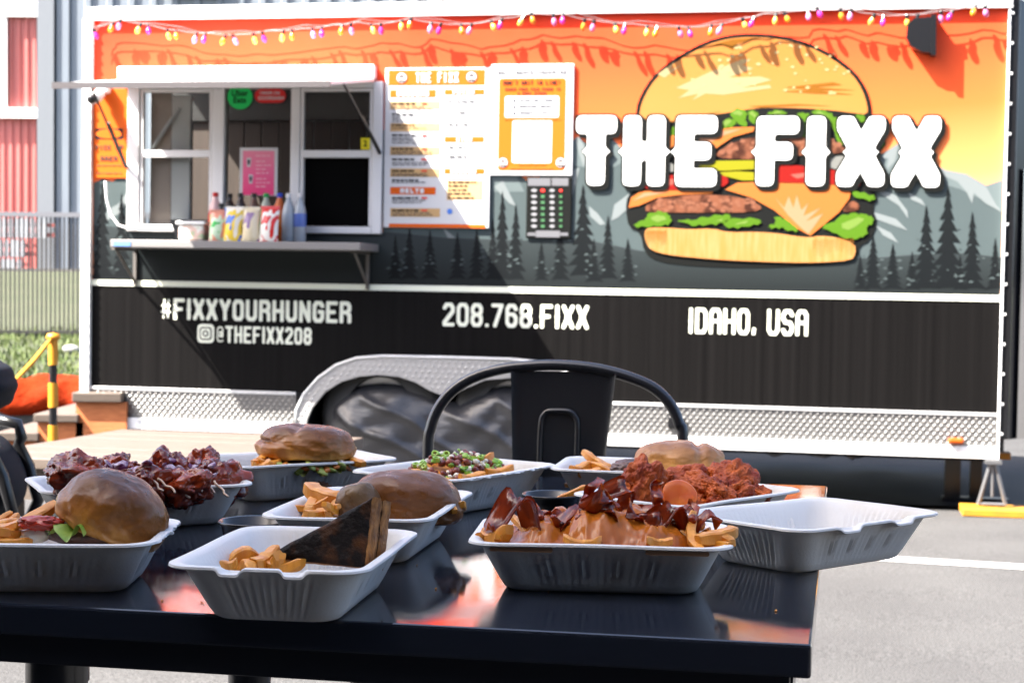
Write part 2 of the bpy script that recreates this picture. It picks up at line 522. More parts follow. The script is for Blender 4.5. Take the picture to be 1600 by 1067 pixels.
gry = empty('grey_building', Matrix.Translation((bx(78), YB - .8, 1.3)), 'blue-grey ribbed metal building rising behind the food trailer', 'building')
gx = bx(78)
siding(MB(), .62, 40, 0, 0, 9.5, pitch=.42, depth=.05, rib=.1).build('siding', M_grey, gry)
MB().box(.6, 40, .06, 8, 0, 9.4).build('wall', M_grey, gry)
MB().box(0, .32, -.1, .3, 0, 9.4).build('corner_trim', mat('pale_grey_trim', (0.15, 0.16, 0.175), .4), gry)
MB().box(.36, .6, -.05, .3, 0, 9.4).build('downpipe', M_grey, gry)
MB().box(bx(268) - gx, bx(362) - gx, -.15, -.055, at(300, 7, y=YB).z - 1.3, 9).build('window_trim', M_trim, gry)

# white picket panels stacked against the red building
M_pick = mat('white_picket_paint', (0.3, 0.31, 0.33), 0.6, col2=(0.24, 0.25, 0.27), nscale=8)
M_rail = mat('red_rail_paint', (0.2, 0.045, 0.04), 0.6)
YP = 31.6
for tier, (pt, pb, pr) in enumerate(((340, 372, 76), (374, 402, 52), (404, 431, 50))):
    zt, zb = at(40, pt, y=YP - tier * .25).z, at(40, pb, y=YP - tier * .25).z
    zb0 = zb
    x0 = at(-30, pt, y=YP).x; x1 = at(pr, pt, y=YP).x
    pf = empty('picket_fence', Matrix.Translation((x0, YP - tier * .25, zb0)),
               ['white round-topped picket fence panel, topmost of three tiers by the red building', 'white picket fence panel in the middle tier by the red building', 'white picket fence panel lowest of three tiers, just above the grass'][tier], 'picket fence', 'white picket panels by the red building')
    H = zt - zb0; pw = .078; step = .105; base = None
    for k in range(int((x1 - x0) / step)):
        if base is None:
            pts = [(0, 0), (pw, 0), (pw, H - pw / 2)] + [(pw / 2 + pw / 2 * math.cos(q), H - pw / 2 + pw / 2 * math.sin(q)) for q in (R(45), R(90), R(135))] + [(0, H - pw / 2)]
            o = MB().prism(pts, -.02, .02).build('picket', M_pick, pf); base = o
        else:
            o = base.copy(); COL.objects.link(o); o.parent = pf
        o.location = (k * step, 0, 0)
    MB().box(0, x1 - x0 + .1, .021, .06, .02, .1).build('rail', M_rail, pf)
    MB().box(0, x1 - x0 + .1, .021, .06, H * .55, H * .55 + .07).build('rail', M_rail, pf)

# dark metal fence on the lawn
YF = 23.0
M_fence = mat('dark_bronze_metal', (0.02, 0.018, 0.018), 0.5)
M_frail = mat('grey_fence_rail', (0.14, 0.14, 0.155), 0.45)
fx0, fx1 = at(-40, 335, y=YF).x, at(330, 335, y=YF).x
zt = at(60, 334, y=YF).z; zb = .27
fe = empty('metal_fence', Matrix.Translation((fx0, YF, zb)), 'dark metal fence of thin upright bars with a grey top rail on the lawn', 'fence')
MB().box(0, fx1 - fx0, -.03, .03, zt - zb - .045, zt - zb + .02).build('top_rail', M_frail, fe)
MB().box(0, fx1 - fx0, -.02, .02, .06, .1).build('bottom_rail', M_fence, fe)
bar = None; k = 0
while k * .062 < fx1 - fx0:
    if bar is None: o = bar = MB().box(-.011, .011, -.008, .008, -.05, zt - zb - .046).build('bar', M_fence, fe)
    else:
        o = bar.copy(); COL.objects.link(o); o.parent = fe
    o.location = (k * .062, 0, 0); k += 1
for px in (-25,):
    MB().box(at(px, 400, y=YF).x - fx0 - .03, at(px, 400, y=YF).x - fx0 + .03, .035, .09, -.1, zt - zb).build('post', M_fence, fe)

# unseen building added beside and behind the camera, shaped to shade the cafe table
M_pav = mat('dark_brown_brickwork', (0.07, 0.055, 0.048), 0.8, col2=(.05, .04, .036), nscale=6)
pav = empty('unseen_shade_building', Matrix.Translation((-3, -3, 0)), 'unseen tall dark brown building added to shade the cafe table', 'building')
PH = 5.9
MB().box(-.3, 0, 0, 4.75, -.1, PH).build('side_wall', M_pav, pav)
MB().box(-.3, 9, -.3, -.003, -.1, PH).build('rear_wall', M_pav, pav)
MB().box(-.38, .08, .003, 4.83, PH + .001, PH + .15).build('coping', M_pav, pav)
for k in range(4):
    w_ = MB().box(1.0 + k * 2.1, 2.2 + k * 2.1, -.02, .03, .9, 2.3).build('window', mat('dark_window', (.02, .022, .025), .1), pav)
    MB().box(.93 + k * 2.1, 2.27 + k * 2.1, .0005, .06, .8, .899).build('sill', M_pav, w_)

nb_ = empty('unseen_dark_building', Matrix.Translation((-16, -9, 0)), 'unseen long dark brown building added behind the camera to darken reflections', 'building')  # added out of view to darken reflections in the glass and black panel
MB().box(-14, 12.2, -4, 0, -.1, 6.4).build('wall', M_pav, nb_)
MB().box(-14.2, 12.3, -4.2, .12, 6.401, 6.6).build('roof', M_pav, nb_)

# ------------------------------------------------------------------ trailer frame
yaw, tilt = 0.1902, 0.0073
U = Vector((math.cos(yaw) * math.cos(tilt), -math.sin(yaw) * math.cos(tilt), -math.sin(tilt)))
N = Vector((-math.sin(yaw), -math.cos(yaw), 0))
VV = N.cross(U)
if VV.z < 0: VV = -VV
TOPL = Vector((-2.3183, 9.2156, 1.4556 + CZ))
HB = 2.2506
OB = TOPL - VV * HB
TM = Matrix(((U.x, -N.x, VV.x, OB.x), (U.y, -N.y, VV.y, OB.y), (U.z, -N.z, VV.z, OB.z), (0, 0, 0, 1)))
L = 4.85
def W(px, py, out=0.0):
    """photo pixel -> local (x, z) on the plane standing `out` metres proud of the trailer wall"""
    d = ray(px, py); o_ = Vector((0, 0, CZ)); P = OB + N * out
    k = (P - o_).dot(N) / d.dot(N)
    q = o_ + d * k - OB
    return (q.dot(U), q.dot(VV))
def WP(pts, out=0.0): return [W(p[0], p[1], out) for p in pts]

tr = empty('food_trailer', TM, 'long black and orange food trailer wrapped with a giant burger and white lettering', 'food trailer')

# sunset vinyl: colour is printed top to bottom and paler towards the nose
M_sun = bpy.data.materials.new('sunset_vinyl'); M_sun.use_nodes = True
t = M_sun.node_tree; b = t.nodes['Principled BSDF']; b.inputs['Roughness'].default_value = .42; b.inputs['Specular IOR Level'].default_value = .2
tc = t.nodes.new('ShaderNodeTexCoord'); sp = t.nodes.new('ShaderNodeSeparateXYZ'); t.links.new(tc.outputs['Object'], sp.inputs[0])
def math_node(t, op, a, b_=None, c_=None):
    n_ = t.nodes.new('ShaderNodeMath'); n_.operation = op
    for i, q in enumerate((a, b_, c_)):
        if q is None: continue
        if isinstance(q, (int, float)): n_.inputs[i].default_value = q
        else: t.links.new(q, n_.inputs[i])
    return n_.outputs[0]
g = math_node(t, 'MULTIPLY_ADD', sp.outputs[0], -0.075, sp.outputs[2])     # z - .075 x
mr = t.nodes.new('ShaderNodeMapRange'); mr.inputs[1].default_value = .95; mr.inputs[2].default_value = 2.26; t.links.new(g, mr.inputs[0])
cr = t.nodes.new('ShaderNodeValToRGB'); el = cr.color_ramp.elements
stops = [(0, (.62, .26, .13)), (.1, (.66, .22, .075)), (.36, (.72, .11, .026)), (.62, (.74, .068, .02)), (.85, (.75, .05, .016)), (1, (.75, .028, .01))]
while len(el) < len(stops): el.new(.5)
for e, (p, c) in zip(el, stops): e.position = p
for e, (p, c) in zip(el, stops): e.color = (*c, 1)
t.links.new(mr.outputs[0], cr.inputs[0]); t.links.new(cr.outputs[0], b.inputs['Base Color'])

# window opening in local coordinates
wx0, wz1 = W(203, 131); wx1, wz0 = W(597, 366)
sx_l, sz_s = W(146, 440); _, sz_r = W(1562, 468)
STR = (sz_s + sz_r) / 2          # stripe centre height
SK = 0.2237                      # top of the skirt
mb = MB()
for (x0, x1, z0, z1) in ((0, wx0, STR, HB), (wx1, L, STR, HB), (wx0, wx1, STR, wz0), (wx0, wx1, wz1, HB)):
    mb.add([(x0, 0, z0), (x1, 0, z0), (x1, 0, z1), (x0, 0, z1)], [(0, 1, 2, 3)])
mb.build('sunset_panel', M_sun, tr)
# black lower panel with the wheel-arch notch
FX0, FZ = W(464, 655)[0], W(600, 556)[1]
FX1 = W(1006, 640)[0]
fen_out = WP([(464, 668), (466, 640), (478, 615), (500, 590), (528, 570), (560, 559), (600, 556), (700, 558), (800, 561), (850, 566), (885, 580), (910, 605), (925, 635), (930, 672)])
top_clip = [(p[0], min(p[1], 9)) for p in fen_out]
notch = [p for p in fen_out if p[1] > SK + .01]
pts = [(0, SK), (notch[0][0], SK)] + notch + [(notch[-1][0], SK), (L, SK), (L, STR), (0, STR)]
MB().poly(pts, 0.0).build('black_panel', M_black, tr)

# art layers (flat print): each sheet a little proud of the one below
def art(name, polys, m, out, parent=None, joined=False):
    mb = MB(); o = None
    for p in polys:
        mb.poly(WP(p), -out)
        if not joined: o = mb.build(name, m, parent or tr); mb = MB()
    if joined: o = tag(mb.build(name, m, parent or tr), kind='stuff')
    return o
def z8(pts): return [(960 + x / 2.807, 40 + y / 2.807) for x, y in pts]
def z4(pts): return [(880 + x / 2.2222, 20 + y / 2.2222) for x, y in pts]
M_mtn = mat('mountain_print', (0.052, 0.068, 0.07), .45)
M_mtnl = mat('pale_mountain_print', (0.09, 0.112, 0.114), .45)
M_snow = mat('snow_print', (0.14, 0.158, 0.16), .45)
M_hill = ramp_mat('forest_floor_print', 2, [(STR, (.009, .011, .0115)), (STR + .16, (.018, .023, .024)), (STR + .45, (.036, .044, .046))], .42, spec=.14)
M_fir = ramp_mat('fir_print', 2, [(STR, (.005, .0062, .007)), (STR + .35, (.006, .0075, .0082))], .45, spec=.12)
wl, wr = 597, 597
xa = W(205, 300)[0]
# left strip beside the window, then everything right of it
art('mountain_print', [
    [(146, 286), (160, 280), (176, 284), (190, 274), (203, 262), (203, 432), (146, 432)],
    [(598, 205), (604, 200), (640, 232), (700, 300), (740, 270), (770, 232), (790, 250), (830, 290), (868, 250), (902, 213), (925, 232), (956, 216), (985, 246), (1030, 262), (1100, 290), (1200, 300), (1300, 285), (1340, 262), (1375, 243), (1404, 224), (1432, 240), (1460, 256), (1478, 266), (1510, 272), (1541, 290), (1567, 281), (1563, 455), (598, 436)]], M_mtn, .0006)
art('pale_mountain_print', [
    [(868, 250), (902, 213), (925, 232), (956, 216), (985, 246), (960, 262), (940, 252), (915, 262), (890, 258), (860, 290)],
    [(1330, 268), (1375, 243), (1404, 224), (1420, 250), (1400, 275), (1370, 290), (1330, 300)],
    [(1466, 262), (1478, 266), (1510, 272), (1541, 290), (1567, 281), (1566, 330), (1530, 310), (1500, 296), (1480, 290)],
    [(765, 240), (778, 236), (800, 262), (820, 300), (770, 300)]], M_mtnl, .0011)
art('snow_print', [
    [(1456, 254), (1478, 266), (1510, 272), (1541, 292), (1556, 320), (1566, 332), (1540, 318), (1522, 302), (1519, 318), (1510, 300), (1496, 284), (1476, 276)],
    [(1375, 246), (1404, 224), (1399, 252), (1385, 266), (1388, 248)],
    [(1372, 294), (1400, 306), (1418, 330), (1419, 342), (1405, 322), (1372, 300)],
    [(1360, 330), (1400, 342), (1418, 360), (1395, 352), (1362, 340)], [(1368, 352), (1392, 364), (1404, 380), (1380, 368)],
    [(1418, 300), (1440, 312), (1446, 322), (1424, 312)],
    [(898, 216), (906, 214), (918, 240), (912, 262), (905, 240)], [(884, 270), (906, 262), (896, 300), (886, 330), (890, 296)],
    [(960, 320), (984, 302), (992, 316), (966, 340), (955, 345)], [(920, 322), (934, 334), (946, 350), (938, 352), (922, 338)],
    [(772, 292), (786, 282), (806, 322), (796, 318)], [(690, 352), (700, 362), (712, 372), (700, 372)],
    [(166, 330), (186, 318), (202, 296), (202, 312), (186, 334), (166, 346)]], M_snow, .0016)
# forest floor behind the firs
art('forest_floor_print', [[(146, 352), (203, 356), (203, 439), (146, 439)],
    [(598, 362), (700, 372), (820, 376), (900, 372), (1000, 392), (1360, 404), (1430, 398), (1500, 396), (1566, 402), (1562, 466), (598, 447)],
    [(203, 361), (598, 364), (598, 447), (203, 439)]], M_hill, .0021)
def fir(cx, top, base, wd_, seed):
    wd_ *= 1.3
    rr = random.Random(seed); n = 9; Lp = []; Rp = []
    for i in range(n):
        f0, f1 = i / n, (i + .75) / n
        w1 = wd_ * (f1 ** .85) * rr.uniform(.8, 1.12); w0 = wd_ * ((i + 1) / n) ** .85 * .5
        y1 = top + (base - top) * f1; y0 = top + (base - top) * (i + .85) / n
        Lp += [(cx - w1, y1 + 3), (cx - w0 * .7, y0)]; w1 = wd_ * (f1 ** .85) * rr.uniform(.8, 1.12)
        Rp += [(cx + w1, y1 + 3), (cx + w0 * .7, y0)]
    return [(cx, top)] + Rp + Lp[::-1]
firs = [(911, 288, 432, 20), (950, 336, 436, 14), (981, 372, 440, 12), (928, 372, 440, 11), (1364, 366, 452, 14), (1395, 380, 452, 13), (1447, 320, 452, 20), (1481, 291, 452, 25),
        (1519, 330, 452, 17), (1555, 371, 452, 12), (1425, 392, 452, 11), (785, 298, 438, 14), (806, 318, 438, 13), (770, 340, 438, 10), (875, 340, 438, 13), (846, 376, 438, 10),
        (160, 282, 436, 15), (190, 300, 436, 13), (640, 352, 436, 12), (672, 358, 436, 12), (715, 362, 436, 12), (745, 356, 436, 12), (618, 366, 436, 10), (1344, 398, 452, 10), (1500, 396, 452, 9)]
for (cx, tp, ba, w_) in firs:
    art('fir_print', [fir(cx, tp, ba, w_, cx)], M_fir, .0026 + .00005 * (cx % 9))
# frost flecks between the firs
fl = []
rr = random.Random(5)
for (cx, tp, ba, w_) in firs:
    for k in range(5):
        fx, fy = cx + rr.uniform(-1, 1) * w_ * 1.1, tp + (ba - tp) * rr.uniform(.35, .9)
        s_ = rr.uniform(1.2, 3.4)
        fl.append([(fx - s_ * 1.6, fy + s_ * .5), (fx, fy - s_ * .5), (fx + s_ * 1.3, fy + s_ * .2), (fx + s_ * .3, fy + s_ * .7)])
tag(art('frost_print', fl, mat('frost_print', (0.055, 0.07, 0.071), .45), .0034, joined=True), kind='stuff')

# --- the giant burger
B0 = .0038
bl = [0]
def lay(name, polys, m, fr=z8, smoothen=0):
    bl[0] += 1
    ps = [fr(p) for p in polys]
    if smoothen:
        q = []
        for p in ps:
            for _ in range(smoothen):
                n_ = len(p); p = [c for i in range(n_) for c in ((p[i][0] * .75 + p[(i + 1) % n_][0] * .25, p[i][1] * .75 + p[(i + 1) % n_][1] * .25), (p[i][0] * .25 + p[(i + 1) % n_][0] * .75, p[i][1] * .25 + p[(i + 1) % n_][1] * .75))]
            q.append(p)
        ps = q
    if 'lettuce' in name:
        ps = [[(x + 1.5 * math.sin(i * 2.3 + x * .3) + 1.2 * noise.noise(Vector((x * .2, y * .2, 1))), y + 1.7 * math.cos(i * 2.1 + y * .4)) for i, (x, y) in enumerate(p)] for p in ps]
    return art(name, ps, m, B0 + .0004 * bl[0], joined=len(ps) > 12)
M_bunp = ramp_mat('bun_print', 2, [(1.05, (.36, .145, .035)), (1.55, (.34, .135, .027)), (2.05, (.34, .115, .015))], .45, noise_amt=.25, nscale=4)
M_bunl = mat('bun_highlight_print', (0.28, 0.2, 0.1), .45)
M_bund = mat('bun_shade_print', (0.16, 0.06, 0.005), .45)
M_bunb = mat('lower_bun_print', (0.32, 0.135, 0.035), .45, col2=(0.32, 0.17, 0.065), nscale=9, stretch=(6, 1, .6))
M_let = mat('lettuce_print', (0.05, 0.115, 0.006), .45); M_letl = mat('pale_lettuce_print', (0.1, 0.16, 0.03), .45)
M_chp = mat('cheese_print', (0.32, 0.095, 0.021), .45); M_chl = mat('pale_cheese_print', (0.32, 0.145, 0.08), .45)
M_pat = mat('patty_print', (0.035, 0.011, 0.006), .45, col2=(0.14, 0.05, 0.026), nscale=16, lo=.4, hi=.55); M_patd = mat('patty_dot_print', (0.16, 0.063, 0.036), .45)
M_tom = mat('tomato_print', (0.17, 0.006, 0.004), .45); M_toml = mat('pale_tomato_print', (0.28, 0.06, 0.045), .45)
M_yel = mat('pickle_print', (0.17, 0.16, 0.006), .45)
M_title = mat('white_letter_print', (.8, .8, .77), .45)
lay('burger_outline_print', [[(104, 400), (112, 340), (150, 265), (200, 205), (290, 140), (400, 80), (500, 52), (600, 44), (720, 52), (850, 85), (960, 140), (1050, 212), (1095, 280), (1116, 350), (1118, 420), (1190, 510), (1150, 560), (1130, 600), (1100, 700), (1150, 745), (1120, 800), (1145, 860), (1110, 940), (1065, 960), (1062, 1005), (1000, 1030), (850, 1048), (600, 1056), (350, 1048), (200, 1030), (140, 990), (125, 900), (75, 885), (60, 800), (70, 740), (120, 700), (90, 560), (110, 470)]], M_ink, smoothen=1, fr=lambda p: z8([(612 + (x - 612) * 1.02, 545 + (y - 545) * 1.016) for x, y in p]))
lay('top_bun_print', [[(110, 395), (118, 345), (156, 268), (206, 210), (294, 146), (402, 87), (500, 59), (600, 51), (718, 59), (846, 91), (955, 146), (1044, 216), (1088, 283), (1110, 352), (1110, 392), (1050, 385), (950, 372), (800, 362), (640, 362), (560, 372), (460, 390), (340, 400), (230, 425), (110, 440)]], M_bunp, smoothen=1)
lay('bun_highlight_print', [[(270, 275), (420, 205), (560, 150), (600, 150), (560, 175), (610, 190), (500, 230), (640, 225), (690, 240), (560, 275), (680, 262), (690, 275), (480, 305), (400, 300), (340, 330), (370, 300), (280, 320), (330, 285)],
    [(190, 215), (260, 165), (240, 200), (300, 170), (220, 230)]], M_bunl)
lay('bun_shade_print', [[(750, 272), (960, 250), (1000, 262), (880, 272), (1060, 285), (900, 286), (1050, 305), (880, 300), (740, 290), (860, 284)], [(590, 355), (800, 345), (960, 355), (820, 352), (640, 362)], [(225, 430), (330, 398), (470, 378), (350, 408)],
    [(400, 95), (520, 62), (640, 54), (540, 80), (520, 110), (480, 88)]], M_bund)
seeds = []
rr = random.Random(3)
for k in range(46):
    a = rr.uniform(0, 1); x = 330 + 720 * a; y = 75 + 240 * rr.random() * (1 - .5 * abs(a - .5)) + 220 * (abs(a - .5) ** 2)
    s_ = rr.uniform(5, 10); q = rr.uniform(0, 3)
    seeds.append([(x + s_ * math.cos(q + i * 1.05) * (1 if i % 3 else 1.4), y + s_ * .7 * math.sin(q + i * 1.05)) for i in range(6)])
lay('sesame_print', seeds, mat('sesame_print', (0.32, 0.24, 0.11), .45))
# rows of filling, top to bottom
lay('lettuce_print', [[(220, 470), (260, 445), (330, 440), (300, 480), (235, 490)], [(440, 450), (470, 420), (520, 405), (545, 430), (490, 455)], [(500, 385), (545, 360), (590, 385), (570, 410), (590, 440), (550, 445)], [(580, 375), (615, 370), (645, 405), (630, 440), (600, 430)],
    [(670, 385), (720, 368), (760, 385), (735, 398), (680, 398)], [(780, 395), (850, 380), (870, 410), (845, 440), (850, 490), (820, 505), (795, 490), (820, 450), (800, 420)], [(850, 380), (900, 365), (960, 390), (990, 440), (1015, 520), (985, 530), (960, 460), (920, 400)],
    [(1050, 395), (1090, 390), (1105, 410), (1080, 435)], [(1140, 500), (1165, 490), (1192, 520), (1170, 540)], [(120, 515), (140, 505), (135, 530), (122, 535)]], M_let, smoothen=2)
lay('pale_lettuce_print', [[(512, 388), (545, 370), (570, 388), (545, 400)], [(590, 385), (612, 380), (625, 402), (605, 405)], [(875, 385), (910, 378), (950, 410), (925, 400)], [(460, 432), (505, 415), (520, 425), (480, 445)], [(690, 385), (730, 376), (735, 388)]], M_letl, smoothen=1)
lay('patty_print', [[(430, 580), (470, 540), (560, 500), (680, 478), (800, 485), (900, 500), (1010, 530), (1010, 560), (900, 565), (760, 575), (600, 590)], [(205, 525), (255, 545), (250, 575), (210, 575)],
    [(135, 790), (180, 765), (300, 745), (430, 742), (540, 750), (640, 785), (645, 812), (540, 822), (300, 820), (140, 822)], [(1000, 805), (1040, 765), (1075, 785), (1070, 815), (1010, 820)]], M_pat, smoothen=1)
dots = []
for k in range(90):
    if k < 45: x = rr.uniform(470, 990); y = 530 + rr.uniform(-30, 38) - 25 * math.cos((x - 720) / 200)
    else: x = rr.uniform(160, 630); y = rr.uniform(762, 812)
    s_ = rr.uniform(6, 15); dots.append([(x + s_ * math.cos(i * .785), y + s_ * .8 * math.sin(i * .785)) for i in range(8)])
lay('patty_dot_print', dots[:45], M_patd); lay('patty_dot_print', dots[45:], M_patd)
lay('cheese_print', [[(340, 525), (330, 490), (420, 462), (520, 448), (615, 446), (610, 465), (520, 490), (460, 530), (425, 560), (350, 545)], [(218, 490), (275, 480), (270, 520), (240, 545), (215, 520)], [(62, 800), (75, 755), (115, 728), (240, 722), (435, 725), (430, 738), (300, 742), (190, 755), (110, 790)],
    [(485, 720), (540, 690), (700, 685), (900, 690), (1040, 712), (1030, 760), (985, 820), (860, 922), (800, 890), (700, 810), (600, 755)]], M_chp)
lay('pale_cheese_print', [[(705, 755), (745, 800), (765, 750), (785, 800), (800, 745), (820, 810), (850, 780), (830, 835), (905, 800), (840, 860), (915, 825), (870, 890), (850, 915), (800, 870), (760, 830)], [(80, 770), (130, 735), (240, 730), (140, 750)], [(360, 500), (470, 465), (560, 455), (460, 490), (400, 530)]], M_chl)
lay('onion_print', [[(918, 595), (960, 575), (1020, 572), (1010, 600), (985, 635), (930, 620)], [(215, 610), (255, 600), (270, 640), (230, 645)], [(118, 620), (135, 615), (138, 650), (120, 655)]], mat('onion_print', (0.13, 0.13, 0.12), .45), smoothen=1)
lay('pickle_print', [[(345, 612), (420, 595), (620, 592), (625, 630), (480, 638), (350, 632)], [(460, 645), (540, 640), (700, 650), (690, 680), (560, 680), (480, 660)]], M_yel)
lay('tomato_print', [[(115, 690), (130, 665), (230, 655), (330, 660), (460, 655), (500, 665), (498, 700), (440, 715), (300, 722), (140, 722)], [(680, 615), (780, 612), (900, 625), (990, 640), (1085, 685), (1070, 715), (960, 695), (800, 690), (690, 688)]], M_tom, smoothen=1)
lay('pale_tomato_print', [[(210, 700), (240, 675), (280, 672), (270, 690), (240, 705)], [(770, 655), (850, 645), (860, 660), (800, 672)]], M_toml)
lay('lettuce_print', [[(70, 880), (130, 855), (150, 825), (200, 812), (245, 830), (255, 870), (200, 880), (130, 885)], [(265, 850), (330, 855), (400, 840), (470, 830), (520, 830), (480, 870), (400, 875), (330, 880)], [(470, 865), (520, 845), (640, 845), (645, 870), (570, 885), (500, 890)],
    [(668, 880), (710, 870), (695, 835), (745, 845), (790, 880), (815, 905), (780, 905), (735, 885), (690, 892)], [(895, 890), (960, 860), (1000, 830), (1060, 822), (1130, 835), (1140, 860), (1100, 890), (1115, 915), (1060, 940), (1000, 930), (960, 905)], [(1035, 720), (1140, 745), (1145, 765), (1100, 770), (1040, 740)]], M_let, smoothen=2)
lay('pale_lettuce_print', [[(150, 850), (195, 825), (235, 845), (200, 862)], [(420, 858), (480, 842), (470, 862)], [(980, 880), (1060, 840), (1110, 850), (1040, 900)], [(520, 868), (600, 855), (570, 875)]], M_letl, smoothen=1)
lay('bottom_bun_print', [[(132, 905), (150, 886), (250, 888), (330, 895), (430, 890), (500, 908), (620, 905), (720, 912), (800, 925), (860, 930), (900, 922), (980, 930), (1055, 958), (1058, 1000), (1040, 1030), (900, 1040), (760, 1040), (500, 1030), (350, 1018), (230, 1005), (160, 985), (138, 950)]], M_bunb, smoothen=1)
hat = []
for k in range(46):
    x = 140 + k * 4.2 if k < 22 else 870 + (k - 22) * 7.6
    y0 = 892 if k < 22 else 930
    hat.append([(x, y0 + rr.uniform(0, 14)), (x + 2.5, y0 + rr.uniform(0, 14)), (x + 1.6, y0 + rr.uniform(40, 92)), (x + .6, y0 + rr.uniform(40, 92))])
lay('bun_hatch_print', hat, M_bund)
bl[0] += 1

# --- title THE FIXX
TB = B0 + .0004 * (bl[0] + 1)
def word_at(text, px0, px1, pyt, pyb, out, th_px, mats_, spur=1, slope=True):
    """sets one line of letters between two photo columns; mats_: [(material, grow px, shift px, name, dout)]"""
    x0, zt_ = W(px0, pyt[0], out); x1, zt2 = W(px1, pyt[1], out); _, zb_ = W(px0, pyb[0], out); _, zb2 = W(px1, pyb[1], out)
    zt_, zb_ = (zt_ + zt2) / 2, (zb_ + zb2) / 2
    pxm = (x1 - x0) / (px1 - px0)
    for (m_, grow, shift, nm, dout) in mats_:
        wf = [{'I': .5, '.': .45, ',': .5, ' ': .6}.get(c_, 1.0) for c_ in text]
        adv = (x1 - x0) / (sum(wf) - .15); xx_ = x0
        for c_, f_ in zip(text, wf):
            if c_ != ' ':
                mb = MB(); w1 = adv * (f_ - .15)
                lettering(mb, c_, xx_, zb_, zt_ - zb_, w1, -(out + dout), th_px * pxm, spur=spur)
                mb.build(nm, m_, tr)
            xx_ += adv * f_
# each title letter has its own column span in the photo
for ch, a_, b_, t_, bo in (('T', 901, 962, 181, 290), ('H', 975, 1038, 181, 291), ('E', 1057, 1119, 181, 292), ('F', 1183, 1247, 182, 291), ('I', 1260, 1290, 182, 291), ('X', 1309, 1381, 182, 292), ('X', 1395, 1468, 182, 293)):
    x0, z1 = W(a_, t_, TB); x1, z0 = W(b_, bo, TB); pxm = (x1 - x0) / (b_ - a_)
    th = 13.5 * pxm
    for (m_, grow, shift, nm, dout) in ((M_ink, 3.0, 4.0, 'letter_shadow_print', 0), (M_ink, 2.8, 0.0, 'letter_outline_print', .0005), (M_title, 0, 0, 'title_letter_print', .001)):
        mb = MB()
        if ch == 'I':
            xm = (x0 + x1) / 2; lettering(mb, 'I', xm - th, z0, z1 - z0, 2 * th, -(TB + dout), th, grow=grow * pxm, dx=shift * pxm, dz=-shift * pxm, spur=1)
        else:
            lettering(mb, ch, x0, z0, z1 - z0, x1 - x0, -(TB + dout), th, grow=grow * pxm, dx=shift * pxm, dz=-shift * pxm, spur=1)
        mb.build(nm, m_, tr)
word_at('#FIXXYOURHUNGER', 251, 549, (466, 471), (500, 504), .0008, 2.75, [(M_cream, 0, 0, 'letter_print', 0)])
word_at('@THEFIXX208', 338, 487, (509, 512), (536, 538), .0008, 2.0, [(M_cream, 0, 0, 'letter_print', 0)])
word_at('208.768.FIXX', 692, 920, (473, 477), (510, 514), .0008, 2.75, [(M_cream, 0, 0, 'letter_print', 0)])
word_at('IDAHO, USA', 1076, 1263, (481, 484), (521, 525), .0008, 2.6, [(M_cream, 0, 0, 'letter_print', 0)])
# camera glyph: rounded square, ring and dot
def rrect(x0, x1, z0, z1, r, n=5):
    out = []
    for cx, cz, a0 in ((x1 - r, z1 - r, 0), (x0 + r, z1 - r, 90), (x0 + r, z0 + r, 180), (x1 - r, z0 + r, 270)):
        for k in range(n + 1):
            q = R(a0 + 90 * k / n); out.append((cx + r * math.cos(q), cz + r * math.sin(q)))
    return out
def disc(cx, cz, r, n=20): return [(cx + r * math.cos(2 * math.pi * k / n), cz + r * math.sin(2 * math.pi * k / n)) for k in range(n)]
gx0, gz1 = W(309, 506); gx1, gz0 = W(335, 536); gc = ((gx0 + gx1) / 2, (gz0 + gz1) / 2); gr = (gx1 - gx0) / 2
MB().poly(rrect(gx0, gx1, gz0, gz1, gr * .5), -.0045).build('camera_glyph_print', M_cream, tr)
MB().poly(rrect(gc[0] - gr * .72, gc[0] + gr * .72, gc[1] - gr * .72, gc[1] + gr * .72, gr * .34), -.006).build('camera_glyph_print', M_ink, tr)
MB().poly(rrect(gc[0] - gr * .58, gc[0] + gr * .58, gc[1] - gr * .58, gc[1] + gr * .58, gr * .28), -.0075).build('camera_glyph_print', M_cream, tr)
MB().poly(disc(*gc, gr * .36), -.009).build('camera_glyph_print', M_ink, tr)
MB().poly(disc(*gc, gr * .2), -.0105).build('camera_glyph_print', M_cream, tr)
# stripe
MB().box(0, L, -.004, -.0005, STR - .0155, STR + .0155).build('stripe', M_cream, tr)
# faint panel seams
for px in (286, 898, 1240):
    xs = W(px, 300)[0]
    if xs < wx1 + .01 and xs > wx0: MB().box(xs - .002, xs + .002, -.0005, -.0001, SK, wz0 - .25).build('panel_seam', M_black, tr)
    else: MB().box(xs - .002, xs + .002, -.0005, -.0001, SK + .35, STR - .02).build('panel_seam', M_black, tr)

